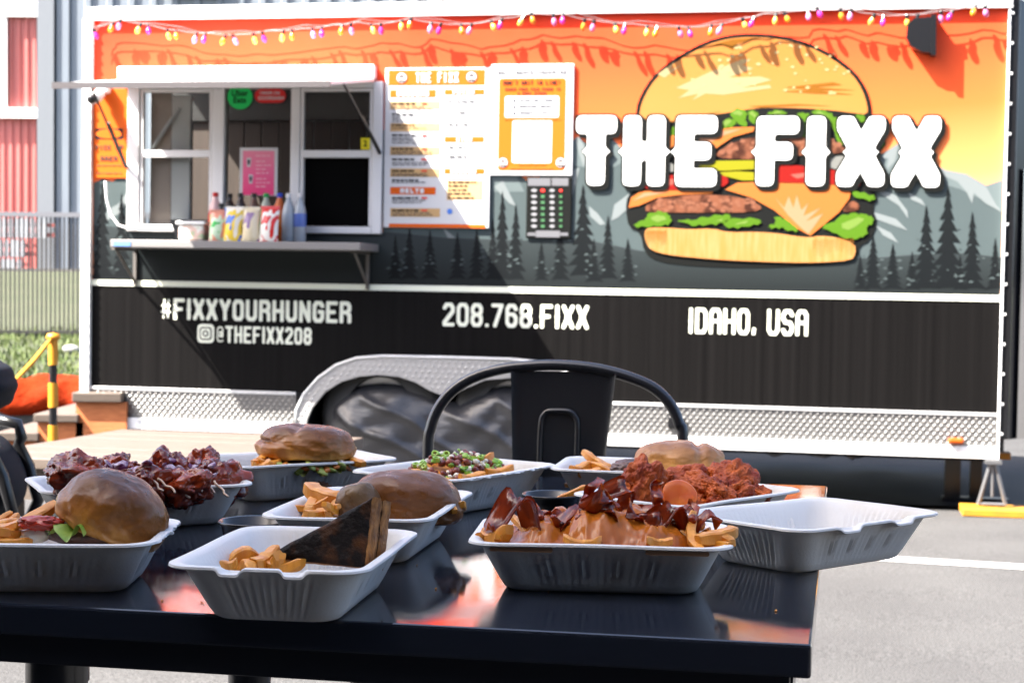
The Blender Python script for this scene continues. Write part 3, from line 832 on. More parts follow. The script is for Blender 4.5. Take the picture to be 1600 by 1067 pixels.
# rails, posts, skirt
MB().box(-.045, L + .02, -.03, .06, HB + .001, HB + .06, .006).build('top_rail', M_white, tr)
MB().box(-.02, L + .02, -.028, -.012, HB - .012, HB + .0005).build('rail_lip', M_alu, tr)
o = MB().box(-.055, -.001, -.028, .03, 0, HB, .004).build('corner_post', M_white, tr)
MB().box(L + .001, L + .012, -.024, .02, 0, HB, .003).build('corner_trim', M_white, tr)
MB().box(L + .0125, L + .055, -.012, .05, .1, HB + .05, .006).build('corner_post', M_glossblack, tr)
mb = MB()
for k in range(15):
    z = .12 + k * .149
    mb.lathe([(0, .005), (.005, .004), (.0075, 0)], 8, (0, 0, 0)) if False else mb.box(L + .0135, L + .0275, -.0195, -.0125, z, z + .014, .003)
tag(mb.build('rivet', M_white, tr), kind='stuff')
mb = MB()
for k in range(40):
    mb.box(-.012, -.002, -.0335, -.0285, .06 + k * .056, .072 + k * .056)
tag(mb.build('rivet', M_white, tr), kind='stuff')
SKW = SK
RB = .062
M_diam = mat('diamond_plate', (0.19, 0.186, 0.182), .34, .6)
MB().box(0, fen_out[0][0] - .004, -.006, -.001, RB, SKW - .011).build('skirt_plate', M_diam, tr)
MB().box(fen_out[-1][0] + .004, L, -.006, -.001, RB, SKW - .011).build('skirt_plate', M_diam, tr)
MB().box(0, fen_out[0][0] - .006, -.014, -.001, SKW - .0105, SKW + .006, .002).build('skirt_moulding', M_alu, tr)
MB().box(fen_out[-1][0] + .006, L, -.014, -.001, SKW - .0105, SKW + .006, .002).build('skirt_moulding', M_alu, tr)
def lozenges(mb, x0, x1, z0, z1, y, inside=None, dx=.034, dz=.027):
    j = 0; z = z0
    while z < z1:
        x = x0 + (dx / 2 if j % 2 else 0)
        while x < x1:
            if inside is None or inside(x, z):
                s_ = 1 if True else -1
                a, b_ = .0125, .0058; ca, sa = math.cos(.9), math.sin(.9)
                V = [(x, y - .006, z)]
                for k in range(8):
                    q = k * math.pi / 4; ex, ez = a * math.cos(q), b_ * math.sin(q)
                    V.append((x + ex * ca - ez * sa, y, z + ex * sa + ez * ca))
                mb.add(V, [(0, 1 + k, 1 + (k + 1) % 8) for k in range(8)])
            x += dx
        z += dz / 1.3; j += 1
mb = MB()
lozenges(mb, .01, fen_out[0][0] - .02, RB + .012, SKW - .02, -.0062)
lozenges(mb, fen_out[-1][0] + .02, L - .01, RB + .012, SKW - .02, -.0062)
tag(mb.build('diamond_tread', M_diam, tr), kind='stuff')
for (a_, b_) in ((0, fen_out[0][0] - .02), (fen_out[-1][0] + .02, L)):
    MB().box(a_, b_, -.022, .02, 0, RB - .0005, .004).build('bottom_rail', M_white, tr)
    mb = MB()
    for k in range(int((b_ - a_) / .19)):
        mb.box(a_ + .1 + k * .19, a_ + .114 + k * .19, -.0275, -.0225, .03 + .008 * (k % 2), .044 + .008 * (k % 2), .002)
    tag(mb.build('rivet', M_alu, tr), kind='stuff')
# fender with two wheel arches
inner = WP([(480, 670), (482, 655), (490, 636), (510, 612), (535, 596), (562, 588), (592, 585), (625, 588), (652, 597), (672, 609), (690, 616), (710, 616), (730, 606), (760, 593), (800, 590), (850, 597), (882, 612), (902, 640), (910, 672)])
ro = fen_out; ri = inner
M_fend = mat('fender_tread_plate', (0.5, 0.49, 0.48), .34, .5)
MB().prism(ro + ri[::-1], -.03, -.0006).build('fender', M_fend, tr)
mbf = MB(); mbf.tube([(p[0], -.032, p[1]) for p in ro], .009, 6); mbf.build('fender_lip', M_alu, tr, smooth=True)
def in_fender(x, z):
    def ins(poly):
        c = False; n = len(poly)
        for i in range(n):
            (xa_, za), (xb, zb_) = poly[i], poly[(i + 1) % n]
            if (za > z) != (zb_ > z) and x < (xb - xa_) * (z - za) / (zb_ - za) + xa_: c = not c
        return c
    P = ro + ri[::-1]
    return ins(P) and all(ins([(px_ + ox_, pz_ + oz_) for px_, pz_ in P]) for ox_, oz_ in ((.012, 0), (-.012, 0), (0, .012), (0, -.012)))
mb = MB(); lozenges(mb, ro[0][0], ro[-1][0], .0, .62, -.0302, in_fender, .036, .036)
tag(mb.build('diamond_tread', M_fend, tr), kind='stuff')
# wheel well
wxa, wxb = ri[0][0], ri[-1][0]
mb = MB()
for q in ((wxa, wxa + .003, .001, .5, -.1, .5), (wxb, wxb + .003, .001, .5, -.1, .5), (wxa, wxb, .5, .503, -.1, .5)): mb.box(*q)
mb.box(wxa, wxb, .001, .5, .5, .503)
mb.build('wheel_well', M_ink, tr)
for px in (590, 800):
    cx = W(px, 700)[0]
    wh = MB()
    prof = [(.2, -.1), (.3, -.1), (.335, -.07), (.34, 0), (.335, .07), (.3, .1), (.2, .1)]
    V = []; F = []; n = 28
    for r_, y_ in prof:
        for k in range(n):
            q = 2 * math.pi * k / n; V.append((cx + r_ * math.cos(q), .14 + y_, .12 + r_ * math.sin(q)))
    for i in range(len(prof) - 1):
        for k in range(n):
            l = (k + 1) % n; F.append((i * n + k, i * n + l, (i + 1) * n + l, (i + 1) * n + k))
    w_ = wh.add(V, F).build('wheel', M_rubber, tr, smooth=True)
    MB().add([(cx + .2 * math.cos(2 * math.pi * k / n), .1, .12 + .2 * math.sin(2 * math.pi * k / n)) for k in range(n)], [tuple(range(n))]).build('rim', M_alu, w_)

# black tarp hung over the wheels
gcol = 80; grow_ = 36
topc = WP([(500, 655), (512, 634), (535, 612), (562, 600), (592, 597), (625, 600), (655, 610), (690, 626), (715, 626), (740, 614), (780, 602), (820, 603), (855, 612), (880, 628), (895, 655)])
def top_at(x):
    for (a_, za), (b_, zb_) in zip(topc[:-1], topc[1:]):
        if a_ <= x <= b_: return za + (zb_ - za) * (x - a_) / (b_ - a_)
    return topc[0][1] if x < topc[0][0] else topc[-1][1]
V = []; F = []
xa_, xb_ = topc[0][0], topc[-1][0]
for j in range(grow_ + 1):
    for i in range(gcol + 1):
        u_ = i / gcol; v_ = j / grow_
        x = xa_ + (xb_ - xa_) * u_; zt_ = top_at(x) - .01
        z = zt_ + (-.16 - zt_) * v_
        ed = min(u_, 1 - u_) * 8
        bulge = .10 * (1 - math.exp(-v_ * 7)) * min(1, ed) ** .6
        c1 = math.sin((x * 7.5 + z * 13 + 2.2 * noise.noise(Vector((x * 2.1, z * 2.1, 1)))) * 1.25)
        c2 = math.sin(x * 23 - z * 31 + 3 * noise.noise(Vector((x * 4, z * 4, 7))))
        f_ = .014 * (1 - abs(c1)) ** 2 * 2 + .004 * c2 + .03 * noise.noise(Vector((x * 3.2, z * 2.2, 3)))
        V.append((x + .01 * c2 * v_, .07 - bulge - f_ * min(1, v_ * 5 + .1), z))
for j in range(grow_):
    for i in range(gcol):
        a = j * (gcol + 1) + i; F.append((a, a + gcol + 1, a + gcol + 2, a + 1))
M_tarp = mat('black_tarp', (0.03, 0.03, 0.033), 0.33, spec=.6, bump=.5, bscale=14, bdist=.01, stretch=(1, 1, 2.2))
wc = empty('wheel_cover', TM @ Matrix.Translation((xa_, 0, -.16)), 'wrinkled shiny black tarp draped over the trailer wheels', 'wheel cover')
mk('tarp', [(v[0] - xa_, v[1], v[2] + .16) for v in V], F, M_tarp, wc, smooth=True)

# body shell: roof, floor, ends, back and the kitchen inside
DEP = 2.25
M_in = mat('dark_kitchen_panel', (.007, .0065, .007), .6)
M_inw = mat('brown_kitchen_boards', (0.05, 0.032, 0.024), .6, col2=(0.03, 0.019, 0.014), nscale=2.2, stretch=(5, 1, .2))
MB().box(-.04, L + .05, .061, DEP, HB + .002, HB + .05).build('roof', M_white, tr)
MB().box(0, L, .06, DEP, -.02, .03).build('chassis', M_ink, tr)
MB().box(-.045, -.003, .031, .35, .03, HB).build('rear_wall', M_white, tr)
MB().box(-.045, -.003, 1.25, DEP, .03, HB).build('rear_wall', M_white, tr)
MB().box(L + .0, L + .04, .051, DEP, .03, HB).build('front_wall', M_glossblack, tr)
MB().box(0, L, DEP - .03, DEP + .03, .03, HB).build('far_wall', M_white, tr)
MB().box(.01, L - .01, .01, DEP - .04, .62, .64).build('kitchen_floor', M_in, tr)
MB().box(wx1 + .02, wx1 + .04, .005, DEP - .04, .65, HB - .01).build('kitchen_partition', M_in, tr)
zboard = W(400, 190, -.95)[1]
nb = 16; bw = (wx1 - wx0 + .3) / nb; bb = None
for k in range(nb):
    if bb is None: o = bb = MB().box(0, bw - .006, 0, .02, .65, zboard, .002).build('kitchen_board', M_inw, tr)
    else:
        o = bb.copy(); COL.objects.link(o); o.parent = tr
    o.location = (wx0 - .12 + k * bw, .95 + .003 * (k % 3), 0)
MB().box(wx0 - .2, wx1 + .01, .93, .96, zboard + .002, HB - .01).build('kitchen_hood', M_in, tr)
# nose of the trailer beyond the front corner
mb = MB(); mb.add([(L + .056, .0, .1), (L + .6, .75, .1), (L + .6, .75, HB + .03), (L + .056, .0, HB + .03)], [(0, 1, 2, 3)]); mb.build('nose_panel', mat('mirror_black_panel', (0.01, 0.01, 0.013), .08, .3), tr)
mb = MB(); mb.add([(L + .1, .035, .1), (L + .17, .13, .1), (L + .17, .13, 1.45), (L + .1, .035, 1.45)], [(0, 1, 2, 3)]); mb.build('nose_guard', mat('chrome', (.7, .68, .66), .12, 1.0), tr)
# lamps and reflectors on the skirt
c = W(178, 622); MB().box(c[0] - .026, c[0] + .026, -.03, -.0065, c[1] + .002, c[1] + .026, .006).build('lamp_housing', M_white, tr)
MB().box(c[0] - .024, c[0] + .024, -.034, -.0065, c[1] - .026, c[1] - .0, .005).build('red_marker', mat('red_lens', (0.25, 0.003, 0.004), .2), tr)
c = W(1493, 688); MB().box(c[0] - .04, c[0] + .04, -.045, -.012, c[1] - .016, c[1] + .016, .012).build('amber_marker', mat('amber_lens', (0.35, 0.06, 0.002), .25), tr)
c = W(1056, 660); MB().box(c[0] - .04, c[0] + .04, -.03, -.0065, c[1] - .03, c[1] + .03, .006).build('socket_cover', M_glossblack, tr)
# black flood lamp near the nose
p_ = WP([(1418, 40), (1428, 30), (1448, 28), (1461, 27), (1460, 84), (1440, 82), (1424, 74), (1416, 60)], .06)
o = MB().prism(p_, -.075, -.004).build('flood_lamp', M_glossblack, tr)
p2 = WP([(1455, 24), (1463, 24), (1462, 88), (1454, 87)], .06)
MB().prism(p2, -.082, -.003).build('lamp_flange', M_glossblack, o)
# security camera with bracket at the rear corner
c = W(150, 150, .1)
camo = MB().box(c[0] - .02, c[0] + .045, -.06, -.004, c[1] + .02, c[1] + .075, .01).build('security_camera', M_white, tr)
mb = MB(); mb.tube([(c[0] + .005, -.05, c[1] + .02), (c[0] + .005, -.1, c[1] - .005), (c[0], -.14, c[1] - .02)], [.028, .033, .03], 14); mb.build('camera_body', M_white, camo, smooth=True)
mb = MB(); mb.tube([(c[0], -.1385, c[1] - .018), (c[0] - .003, -.165, c[1] - .03)], [.027, .022], 14); mb.build('camera_lens', M_glossblack, camo, smooth=True)
# white conduit from the sign down to the sill
cd = [W(q[0], q[1], .03) for q in ((167, 284), (168, 296), (169, 312), (175, 335), (187, 352), (204, 358), (240, 360), (300, 361))]
MB().tube([(x, -.05, z) for x, z in cd], .0065, 8).build('conduit', M_white, tr, smooth=True)

# ------------------------------------------------------------------ service window, awning, shelf
M_frame = mat('window_aluminium', (0.7, 0.69, 0.69), .4, .25)
M_glass = bpy.data.materials.new('window_glass'); M_glass.use_nodes = True
t = M_glass.node_tree; t.nodes.clear()
go = t.nodes.new('ShaderNodeOutputMaterial'); gm = t.nodes.new('ShaderNodeMixShader'); gt = t.nodes.new('ShaderNodeBsdfTransparent'); gg = t.nodes.new('ShaderNodeBsdfGlossy')
gf = t.nodes.new('ShaderNodeFresnel'); gf.inputs[0].default_value = 1.35; gg.inputs['Roughness'].default_value = .02; gt.inputs[0].default_value = (.93, .94, .93, 1)
t.links.new(gf.outputs[0], gm.inputs[0]); t.links.new(gt.outputs[0], gm.inputs[1]); t.links.new(gg.outputs[0], gm.inputs[2]); t.links.new(gm.outputs[0], go.inputs[0])
def X_(px): return W(px, 250)[0]
def Z_(py): return W(400, py)[1]
fw = MB()
fw.box(wx0, X_(220), -.03, .05, wz0, wz1, .004)
fw.box(X_(584), wx1, -.03, .05, wz0, wz1, .004)
fw.box(X_(220) + .001, X_(584) - .001, -.032, .05, wz0, Z_(353), .004)
fw.box(X_(220) + .001, X_(584) - .001, -.03, .05, Z_(139), wz1, .004)
for a_, b_ in ((334, 352), (456, 470)): fw.box(X_(a_), X_(b_), -.026, .05, Z_(353) + .001, Z_(139) - .001, .004)
win = fw.build('window_frame', M_frame, tr)
def sash(px0, px1, py0, py1, rails, name='window_sash'):
    s_ = MB(); x0, x1, z1, z0 = X_(px0), X_(px1), Z_(py0), Z_(py1); w_ = .016
    s_.box(x0, x0 + w_, -.02, .012, z0, z1); s_.box(x1 - w_, x1, -.02, .012, z0, z1)
    s_.box(x0 + w_, x1 - w_, -.02, .012, z1 - w_, z1)
    for r_ in rails: s_.box(x0 + w_, x1 - w_, -.021, .012, Z_(r_) - .019, Z_(r_) + .019)
    o = s_.build(name, M_frame, win)
    MB().box(x0 + w_, x1 - w_, -.004, -.001, (Z_(rails[0]) + .02) if rails else z0, z1 - w_ - .001).build('pane', M_glass, win)
    return o
sash(221, 333, 140, 352, (241,))
MB().box(X_(222) + .016, X_(333) - .018, .004, .007, Z_(352), Z_(241) - .02).build('pane', M_glass, win)
sash(471, 583, 140, 352, (241,))
MB().box(X_(353), X_(455), .006, .009, Z_(352), Z_(140)).build('pane', M_glass, win)
# inside the rear window: cream board and white post put in as the pane's bright reflection, and a stay; black screen in the front window
M_cr = mat('cream_reflection', (0.5, 0.4, 0.34), .5)
MB().box(X_(228), X_(260), .06, .075, wz0, wz1 - .02).build('reflection_board', M_cr, tr)
MB().box(X_(261), X_(291), .055, .09, wz0, wz1 - .06, .006).build('reflection_post', M_white, tr)
a_, b_ = W(234, 231), W(276, 168)
MB().tube([(a_[0], .035, a_[1]), (b_[0], .035, b_[1])], .011, 8).build('window_stay', M_white, win)
MB().box(X_(472), X_(582), .012, .018, Z_(351), Z_(247)).build('black_screen', mat('black_mesh_screen', (0.002, 0.002, 0.002), .9, spec=.05), win)
# awning flap: hinged above the window, drooping outwards, held by two gas struts
AD = .82
al, ar_ = W(83, 129, AD), W(506, 128, AD)
zo = (al[1] + ar_[1]) / 2; hz = Z_(125); hx0, hx1 = al[0], W(588, 113)[0]
ax0, ax1 = min(al[0], hx0), ar_[0]
aw = MB(); th_ = .018
aw.add([(hx0, -.035, hz), (hx1, -.035, hz), (hx1, -AD, zo), (hx0, -AD, zo), (hx0, -.035, hz - th_), (hx1, -.035, hz - th_), (hx1, -AD, zo - th_), (hx0, -AD, zo - th_)],
       [(0, 3, 2, 1), (4, 5, 6, 7), (0, 1, 5, 4), (3, 7, 6, 2), (0, 4, 7, 3), (1, 2, 6, 5)])
awn = aw.build('awning_flap', mat('awning_white', (.76, .74, .73), .5), tr)
MB().box(hx0 - .002, hx1 + .002, -AD - .012, -AD - .001, zo - .03, zo + .002).build('awning_lip', mat('mauve_lip', (.06, .052, .054), .5), awn)
MB().box(W(190, 115)[0], hx1 + .004, -.06, -.001, Z_(127), Z_(105), .008).build('awning_hinge', M_white, tr)
def zfl(y): return hz - th_ + (zo - hz) * (y - .035) / (AD - .035)
for wall_px, wall_py, xx in ((201, 262, hx0 + .05), (596, 240, hx1 - .03)):
    c = W(wall_px, wall_py)
    MB().tube([(c[0], -.035, c[1]), (xx, -.5, zfl(.5))], .007, 8).build('gas_strut', M_glossblack, awn)
    MB().tube([(c[0] + .0, -.034, c[1]), (c[0] * .45 + xx * .55, -.28, c[1] * .45 + zfl(.5) * .55)], .0115, 8).build('strut_barrel', M_glossblack, awn)
M_dgal = mat('dull_bracket_steel', (.12, .11, .1), .5, .4)
# counter shelf with folding brackets
SD = .36
s0, s1 = W(172, 383, SD), W(563, 383, SD); zs = (s0[1] + s1[1]) / 2
M_shelf = mat('dull_aluminium', (.2, .19, .185), .5, .2)
SX0, SX1, ZT = s0[0], s1[0], zs + .021
sh_ = MB().box(SX0, SX1, -SD, -.004, zs - .019, ZT, .004).build('counter_shelf', M_shelf, tr)
MB().box(SX0 + .02, SX0 + .115, -SD - .003, -SD - .0003, zs - .012, zs + .012).build('protective_film', mat('blue_film', (.12, .25, .62), .3), sh_)
for px in (214, 578):
    x = X_(px)
    br = MB(); br.box(x - .009, x + .009, -.3, -.004, zs - .032, zs - .02); br.box(x - .009, x + .009, -.02, -.004, zs - .22, zs - .033)
    br.tube([(x, -.26, zs - .03), (x, -.012, zs - .2)], .008, 6)
    br.build('shelf_bracket', M_dgal if px in (214, 578) else M_glossblack, sh_)

# ------------------------------------------------------------------ signs and prints on the trailer
M_paper = mat('glossy_white_board', (.56, .56, .57), .4, spec=.25)
M_org = mat('orange_print', (0.6, 0.1, 0.009), .4)
M_tan = mat('tan_print', (0.5, 0.32, 0.15), .4)
M_greyt = mat('grey_print', (0.045, 0.046, 0.055), .45)
M_dk = mat('dark_print', (0.012, 0.012, 0.015), .45)
M_redp = mat('red_print', (.65, .04, .03), .4)
def sign(name, label, cat, box, out, thick, m, group=None, bev=.004, part='board', yoff=0.0):
    """box: photo pixels x0,y0,x1,y1; returns the sign's Empty and a pixel->local function on its face"""
    x0, z1 = W(box[0], box[1], out + thick); x1, z0 = W(box[2], box[3], out + thick)
    e = empty(name, TM @ Matrix.Translation((x0, -out, z0)), label, cat, group)
    MB().box(0, x1 - x0, -thick, 0, 0, z1 - z0, bev).build(part, m, e)
    def f(px, py):
        q = W(px, py, out + thick); return (q[0] - x0, q[1] - z0)
    f.y = -thick; f.sx = (x1 - x0) / (box[2] - box[0]); f.w, f.h = x1 - x0, z1 - z0
    return e, f
def bar_(mb, f, x0, y0, x1, y1, k=1):
    a_, b_ = f(x0, y1), f(x1, y0)
    mb.add([(a_[0], f.y - .0012 * k, a_[1]), (b_[0], f.y - .0012 * k, a_[1]), (b_[0], f.y - .0012 * k, b_[1]), (a_[0], f.y - .0012 * k, b_[1])], [(0, 1, 2, 3)])
def words_row(mb, f, x0, x1, y, hpx, rr, k=2):
    x = x0
    while x < x1 - 3:
        w_ = min(rr.uniform(3, 11), x1 - x); bar_(mb, f, x, y, x + w_, y + hpx, k); x += w_ + 1.6
def txt(f, e, s_, x0, x1, y0, y1, m, k=3, th=.17, name='lettering'):
    a_, b_ = f(x0, y1), f(x1, y0); mb = MB(); h = b_[1] - a_[1]
    n = len(s_); adv = (b_[0] - a_[0]) / (n - .2)
    i0 = 0
    for wd_ in s_.split(' '):
        mb = MB(); lettering(mb, wd_, a_[0] + i0 * adv, a_[1], h, adv * .8, f.y - .0012 * k, min(h, adv) * th, gap=adv * .2, res=h / 14)
        mb.build(name, m, e); i0 += len(wd_) + 1
def m3(x, y): return (590 + x / 3.44, 80 + y / 3.44)
rr = random.Random(11)
e, f = sign('menu_board', 'tall white menu board with orange headings beside the service window', 'menu board', (602, 107, 764, 357), .004, .012, M_paper)
def b3(mb, x0, y0, x1, y1, k=1): p, q = m3(x0, y0), m3(x1, y1); bar_(mb, f, p[0], p[1], q[0], q[1], k)
mb = MB()
for q in ((58, 100, 578, 186), (66, 208, 314, 250), (360, 206, 574, 236), (360, 460, 572, 490), (358, 632, 574, 660), (68, 732, 312, 770), (62, 932, 580, 946)):
    mb = MB(); b3(mb, *q); mb.build('heading_print', M_org, e)
for q in [(68, y, 336, y + 44) for y in (270, 388, 515, 632, 846)] + [(372, 695, 566, 800)]:
    mb = MB(); b3(mb, *q); mb.build('tan_row_print', M_tan, e)
for s_, x0, x1, y0, y1 in (('THE FIXX', 205, 436, 114, 172), ('BURGERS', 104, 276, 214, 244), ('FRIES', 405, 520, 210, 233), ('KIDS', 424, 508, 464, 487), ('SAUCES', 392, 530, 636, 657), ('MELTS', 122, 250, 738, 764)):
    p, q = m3(x0, y0), m3(x1, y1); txt(f, e, s_, p[0], q[0], p[1], q[1], M_paper, 3)
mb = MB()
for y in (278, 335, 394, 448, 522, 578, 640, 690, 785, 852):
    p = m3(78, y); words_row(mb, f, p[0], p[0] + rr.uniform(30, 46), p[1], 2.6, rr, 3)
for y in (265, 325, 390, 512, 562, 700, 720, 742, 762, 784): p = m3(380, y); words_row(mb, f, p[0], p[0] + rr.uniform(28, 46), p[1], 2.4, rr, 3)
tag(mb.build('item_print', M_dk, e), kind='stuff')
mb = MB()
for y in (296, 308, 352, 364, 376, 412, 466, 478, 492, 540, 552, 598, 610, 658, 668, 704, 800, 812, 868, 880):
    p = m3(78, y); words_row(mb, f, p[0], p[0] + rr.uniform(50, 70), p[1], 1.3, rr, 3)
for y in (280, 292, 304, 340, 352, 405, 417, 526, 578): p = m3(360, y); words_row(mb, f, p[0], p[0] + rr.uniform(36, 56), p[1], 1.3, rr, 3)
tag(mb.build('item_print', M_greyt, e), kind='stuff')
mb = MB()
for y in (278, 448, 522, 578, 640, 785, 852): p = m3(236, y); bar_(mb, f, p[0], p[1], p[0] + 9, p[1] + 2.6, 3)
tag(mb.build('price_print', M_redp, e), kind='stuff')
def emblem(e, f, cx, cy, r):
    c = f(cx, cy); r *= f.sx
    MB().poly(disc(c[0], c[1], r), f.y - .003).build('emblem_print', M_greyt, e)
    MB().poly(disc(c[0], c[1], r * .85), f.y - .0042).build('emblem_print', mat('pale_emblem', (.7, .6, .55), .45), e)
    MB().poly([(c[0] - r * .6, c[1] - r * .35), (c[0] + r * .6, c[1] - r * .35), (c[0] + r * .45, c[1] - r * .65), (c[0] - r * .45, c[1] - r * .65)], f.y - .0054).build('emblem_print', M_dk, e)
    MB().poly([(c[0] + r * .6 * math.cos(q), c[1] + r * .1 + r * .45 * math.sin(q)) for q in [math.pi * k / 8 for k in range(9)]], f.y - .0054).build('emblem_print', M_greyt, e)
for cx, cy in ((130, 145), (505, 140)): p = m3(cx, cy); emblem(e, f, p[0], p[1], 8.5)
p, q = m3(500, 840), m3(566, 918); mb = MB(); bar_(mb, f, p[0], p[1], q[0], q[1], 2); mb.build('code_panel_print', mat('pale_grey_print', (.6, .61, .64), .45), e)
p = m3(388, 862); c = f(*p); MB().poly(disc(c[0], c[1], 4.2 * f.sx), f.y - .003).build('round_logo_print', mat('blue_print', (.08, .2, .6), .4), e)

e, f = sign('order_sign', 'white and orange self-serve ordering sign right of the menu board', 'sign', (768, 101, 894, 275), .004, .012, M_paper)
p, q = m3(645, 145), m3(1014, 642); a_, b_ = f(p[0], q[1]), f(q[0], p[1])
MB().poly(rrect(a_[0], b_[0], a_[1], b_[1], .015), f.y - .0012).build('orange_panel_print', M_org, e)
for (x0, y0, x1, y1) in ((684, 242, 976, 358), (722, 374, 938, 602)):
    p, q = m3(x0, y0), m3(x1, y1); a_, b_ = f(p[0], q[1]), f(q[0], p[1])
    MB().poly(rrect(a_[0], b_[0], a_[1], b_[1], .01), f.y - .0024).build('white_panel_print', M_paper, e)
for s_, x0, x1, y0, y1, m_ in (('SELF-SERVE ORDERING', 646, 1016, 104, 126, M_greyt), ("DON'T WAIT IN LINE!", 676, 984, 158, 184, M_dk), ('ORDER FROM YOUR PHONE IN', 686, 982, 198, 214, M_dk), ('3 EASY STEPS', 752, 906, 220, 236, M_dk),
                         ('SCAN QR CODE', 764, 942, 256, 274, M_greyt), ('BROWSE MENU', 764, 936, 290, 308, M_greyt), ('ORDER & PAY', 764, 926, 324, 342, M_greyt)):
    p, q = m3(x0, y0), m3(x1, y1); txt(f, e, s_, p[0], q[0], p[1], q[1], m_, 3, th=.13)
mb = MB()
for y in (260, 294, 328): p = m3(728, y); bar_(mb, f, p[0], p[1], p[0] + 4.5, p[1] + 4.5, 3)
tag(mb.build('step_mark_print', M_greyt, e), kind='stuff')
mb = MB()
for y, x0, x1 in ((606, 756, 906), (626, 712, 948), (362, 680, 984)): p = m3(x0, y); words_row(mb, f, p[0], p[0] + (x1 - x0) / 3.44, p[1], 2, rr, 3)
tag(mb.build('small_print', mat('brown_print', (.4, .12, .02), .45), e), kind='stuff')
for cx in (674, 984): p = m3(cx, 600); emblem(e, f, p[0], p[1], 8)

e, f = sign('price_chart', 'small black chart of white and green cells below the ordering sign', 'sign', (823, 277, 892, 373), .004, .01, M_ink)
M_strip = mat('grey_strip_print', (.12, .12, .13), .4)
M_cell = mat('white_cell_print', (.2, .2, .21), .4)
M_pgr = mat('pale_green_print', (.05, .13, .06), .4)
mb = MB(); b3 = lambda mb, x0, y0, x1, y1, k=1: bar_(mb, f, *m3(x0, y0), *m3(x1, y1), k)
for q in ((808, 684, 930, 724), (936, 684, 1026, 724), (850, 966, 980, 1000), (806, 976, 849, 992), (981, 976, 1024, 992)):
    mb = MB(); b3(mb, *q); mb.build('strip_print', M_strip, e)
for k in range(7):
    y = 736 + k * 32
    for cx, w_ in ((841, 20), (938, 17)):
        mb = MB(); c = f(*m3(cx, y + 13)); mb.poly([(c[0] + w_ * .8 / 3.44 * f.sx * math.cos(i * .5236), c[1] + 8.5 / 3.44 * f.sx * math.sin(i * .5236)) for i in range(12)], f.y - .0012)
        mb.build('cell_print', M_cell, e)
    for q in ((878, y + 6, 898, y + 21, 2), (977, y + 7, 993, y + 20, 2)):
        mb = MB(); b3(mb, *q); mb.build('cell_print', M_pgr if k else M_redp, e)

e, f = sign('area_sign', 'orange pick up area sign with a framed emblem under the security camera', 'sign', (147, 138, 199, 279), .004, .006, M_org)
def m1(x, y): return (120 + x / 5.925, 120 + y / 5.925)
p, q = m1(170, 480), m1(428, 580); a_, b_ = f(p[0], q[1]), f(q[0], p[1])
MB().poly(rrect(a_[0], b_[0], a_[1], b_[1], .008), f.y - .0012).build('emblem_print', M_dk, e)
c = ((a_[0] + b_[0]) / 2, (a_[1] + b_[1]) / 2); rw, rh = (b_[0] - a_[0]) * .47, (b_[1] - a_[1]) * .44
MB().poly([(c[0] + rw * math.cos(q), c[1] + rh * math.sin(q)) for q in [k * math.pi / 12 for k in range(24)]], f.y - .0024).build('emblem_print', M_org, e)
for s_, x0, x1, y0, y1 in (('PICK UP', 172, 430, 635, 680), ('AREA', 220, 376, 738, 784)):
    p, q = m1(x0, y0), m1(x1, y1); txt(f, e, s_, p[0], q[0], p[1], q[1], mat('brown_letter', (0.06, 0.016, 0.003), .5), 2, th=.13)
mb = MB()
for y in (818, 890): p = m1(180, y); words_row(mb, f, p[0], p[0] + 40, p[1], 1.4, rr, 2)
tag(mb.build('small_print', mat('brown_letter_fine', (0.1, 0.03, 0.006), .5), e), kind='stuff')

def plate(name, label, cat, pts, out, m, thick=.003):
    q = WP(pts, out); x0 = min(p[0] for p in q); z0 = min(p[1] for p in q)
    e = empty(name, TM @ Matrix.Translation((x0, -out + 0, z0)), label, cat)
    MB().prism([(p[0] - x0, p[1] - z0) for p in q], -thick, 0).build('sheet', m, e)
    f = lambda px, py: (W(px, py, out)[0] - x0, W(px, py, out)[1] - z0)
    f.y = -thick; f.sx = (q[1][0] - q[0][0]) or 1
    return e, f
def text_font(e, s_, cx, cz, h, y, m, name='lettering', sx=1.0):
    cu = bpy.data.curves.new(name, 'FONT'); cu.body = s_; cu.align_x = 'CENTER'; cu.align_y = 'CENTER'; cu.size = h; cu.space_line = .82; cu.offset = h * .02
    tmp = bpy.data.objects.new('tmp', cu); COL.objects.link(tmp)
    dg = bpy.context.evaluated_depsgraph_get(); dg.update()
    me = bpy.data.meshes.new_from_object(tmp.evaluated_get(dg)); me.name = name
    bpy.data.objects.remove(tmp)
    me.transform(Matrix(((sx, 0, 0, cx), (0, 0, 1, y), (0, 1, 0, cz), (0, 0, 0, 1))))
    me.materials.clear(); me.materials.append(m)
    o = bpy.data.objects.new(name, me); COL.objects.link(o); o.parent = e
    return o
circ = [(375 + 19.5 * math.cos(k * math.pi / 14), 152 + 19.5 * math.sin(k * math.pi / 14)) for k in range(28)]
e, f = plate('delivery_sticker', 'round bright green delivery sticker at the top of the middle window', 'sticker', circ, .012, mat('bright_green_print', (.02, .55, .12), .35))
c = f(375, 152); text_font(e, 'Uber\nEats', c[0], c[1], .045, f.y - .0015, M_ink)
pill = []
for k in range(9): q = math.pi / 2 + math.pi * k / 8; pill.append((409 + 11 * math.cos(q), 150 - 11 * math.sin(q)))
for k in range(9): q = -math.pi / 2 + math.pi * k / 8; pill.append((436 + 11 * math.cos(q), 150 - 11 * math.sin(q)))
e, f = plate('delivery_sticker', 'red pill-shaped delivery sticker beside the round green one', 'sticker', pill, .012, mat('red_sticker_print', (.62, .03, .03), .35))
